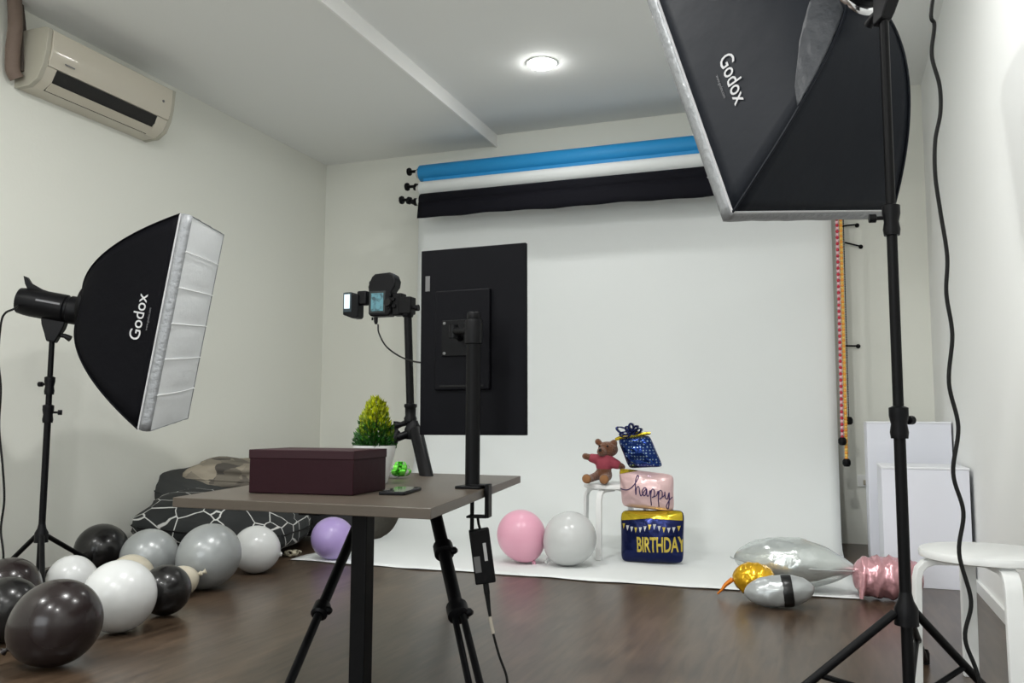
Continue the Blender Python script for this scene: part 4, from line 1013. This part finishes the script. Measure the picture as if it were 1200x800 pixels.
# ------------------------------------------------------------ loose foil balloons at the front of the paper
def foil(name, c, axis, L, r, prof, m, label, squash=1.0, crin=.02, seed=0, n_=48, scale=5):
    """prof(t) -> radius factor for t in -1..1 along the axis"""
    ax = Vector(axis).normalized(); up_ = Vector((0, 0, 1)); up_ = (up_ - ax * up_.dot(ax)).normalized(); sd = ax.cross(up_)
    bm = bmesh.new(); rings = []
    for j in range(45):
        t = -math.cos(PI * j / 44); f = prof(t); ring = []
        if j in (0, 44): rings.append([bm.verts.new(ax * (t * L / 2))]); continue
        for k_ in range(n_):
            a = 2 * PI * k_ / n_
            q_ = 1 + crin * noise.noise(Vector((t * scale + seed, math.cos(a) * 2, math.sin(a) * 2))) * 2 + crin * .8 * noise.noise(Vector((t * scale * 3, math.cos(a) * 6, math.sin(a) * 6 + seed)))
            ring.append(bm.verts.new(ax * (t * L / 2) + (sd * math.cos(a) + up_ * math.sin(a) * squash) * r * f * q_))
        rings.append(ring)
    for A_, B_ in zip(rings, rings[1:]):
        for k_ in range(n_):
            if len(A_) == 1: bm.faces.new((A_[0], B_[k_], B_[(k_ + 1) % n_]))
            elif len(B_) == 1: bm.faces.new((A_[k_], A_[(k_ + 1) % n_], B_[0]))
            else: bm.faces.new((A_[k_], A_[(k_ + 1) % n_], B_[(k_ + 1) % n_], B_[k_]))
    lo_ = min(v_.co.z for v_ in bm.verts); o = finish(name, bm, m, angle=180); o.location = c; tag(o, label, 'foil balloon')
    return o, lo_
M_sil = mat('silver_foil', (.60, .64, .625), .2, metal=.6, bump=.4, bscale=16)
M_silg = mat('grey_silver_foil', (.42, .44, .44), .3, metal=.35, bump=.3, bscale=12)
M_yel = mat('yellow_foil', (.80, .45, .02), .2, metal=.65, bump=.3, bscale=16)
M_pkf = mat('rose_foil', (.62, .33, .36), .25, metal=.55, bump=.8, bscale=22)
pz = at(931, 664, 1, 4.16)
dirx = Vector((.95, -.02, -.02))
o, lo_ = foil('silver_foil_balloon', pz, (1, -.12, -.03), .54, .140, lambda t: (max(0, 1 - abs(t) ** 2.2)) ** .62 if t < .2 else (max(0, 1 - abs(t) ** 1.7)) ** .9, M_sil, 'large silver foil balloon with a pointed end lying at the paper edge', .80, .03, 3)
o.location.z = -lo_ + .012
tube('edge_seam', [Vector((1, -.12, -.03)).normalized() * (math.cos(a) * .285) + Vector((.12, 1, 0)).normalized() * -(math.sin(a) * .13) for a in [PI * i / 16 for i in range(17)]], .003, M_silg, o, 6)
py_ = at(884, 679, 1, 3.93)
o, lo_ = foil('yellow_foil_balloon', py_, (.95, .1, -.08), .185, .076, lambda t: (max(0, 1 - abs(t) ** 2.4)) ** .6, M_yel, 'small yellow foil balloon with an orange ribbon tail, left of the silver one', .92, .05, 5)
o.location.z = -lo_ + .012
tl = [Vector((-.09, -.01, -.005)), Vector((-.12, -.015, -.03)), Vector((-.135, -.02, -.05)), Vector((-.155, -.02, -.07))]
bm = bmesh.new(); add_tube(bm, spline(tl, 5), [.011 - .0005 * i for i in range(16)], 8); finish('ribbon_tail', bm, mat('orange_foil', (.75, .22, .02), .3, metal=.4), o)
pg = at(913, 694, 1, 3.78)
o, lo_ = foil('grey_foil_balloon', pg, (.97, .12, .10), .28, .070, lambda t: (max(0, 1 - abs(t) ** 2.6)) ** .6, M_silg, 'small grey foil balloon with a black band in front of the silver one', .9, .03, 8)
o.location.z = -lo_ + .001
axg = Vector((.97, .12, .10)).normalized(); rb = .070
bm = bmesh.new(); add_lathe(bm, [(rb * 1.0, .012), (rb * 1.03, .02), (rb * 1.02, .045), (rb * .99, .052)], 40, z_to(axg)); 
for v_ in bm.verts: v_.co.z = v_.co.z * .92
finish('black_band', bm, mat('black_foil', (.012, .012, .012), .3, metal=.3), o)
pp_ = at(1040, 676, 1, 4.12)
o, lo_ = foil('pink_foil_balloon', pp_, (1, .05, 0), .285, .094, lambda t: (max(0, 1 - abs(t) ** 5)) ** .5 * (1 + .05 * math.sin(t * 16)), M_pkf, 'crinkled rose pink foil balloon lying between the silver one and the stool', .92, .055, 11, scale=9)
o.location.z = -lo_ + .002
tube('inflation_tab', [Vector((-.10, -.085, .02)), Vector((-.105, -.105, -.03)), Vector((-.11, -.115, -.078))], [.018, .014, .008], M_pkf, o, 8)
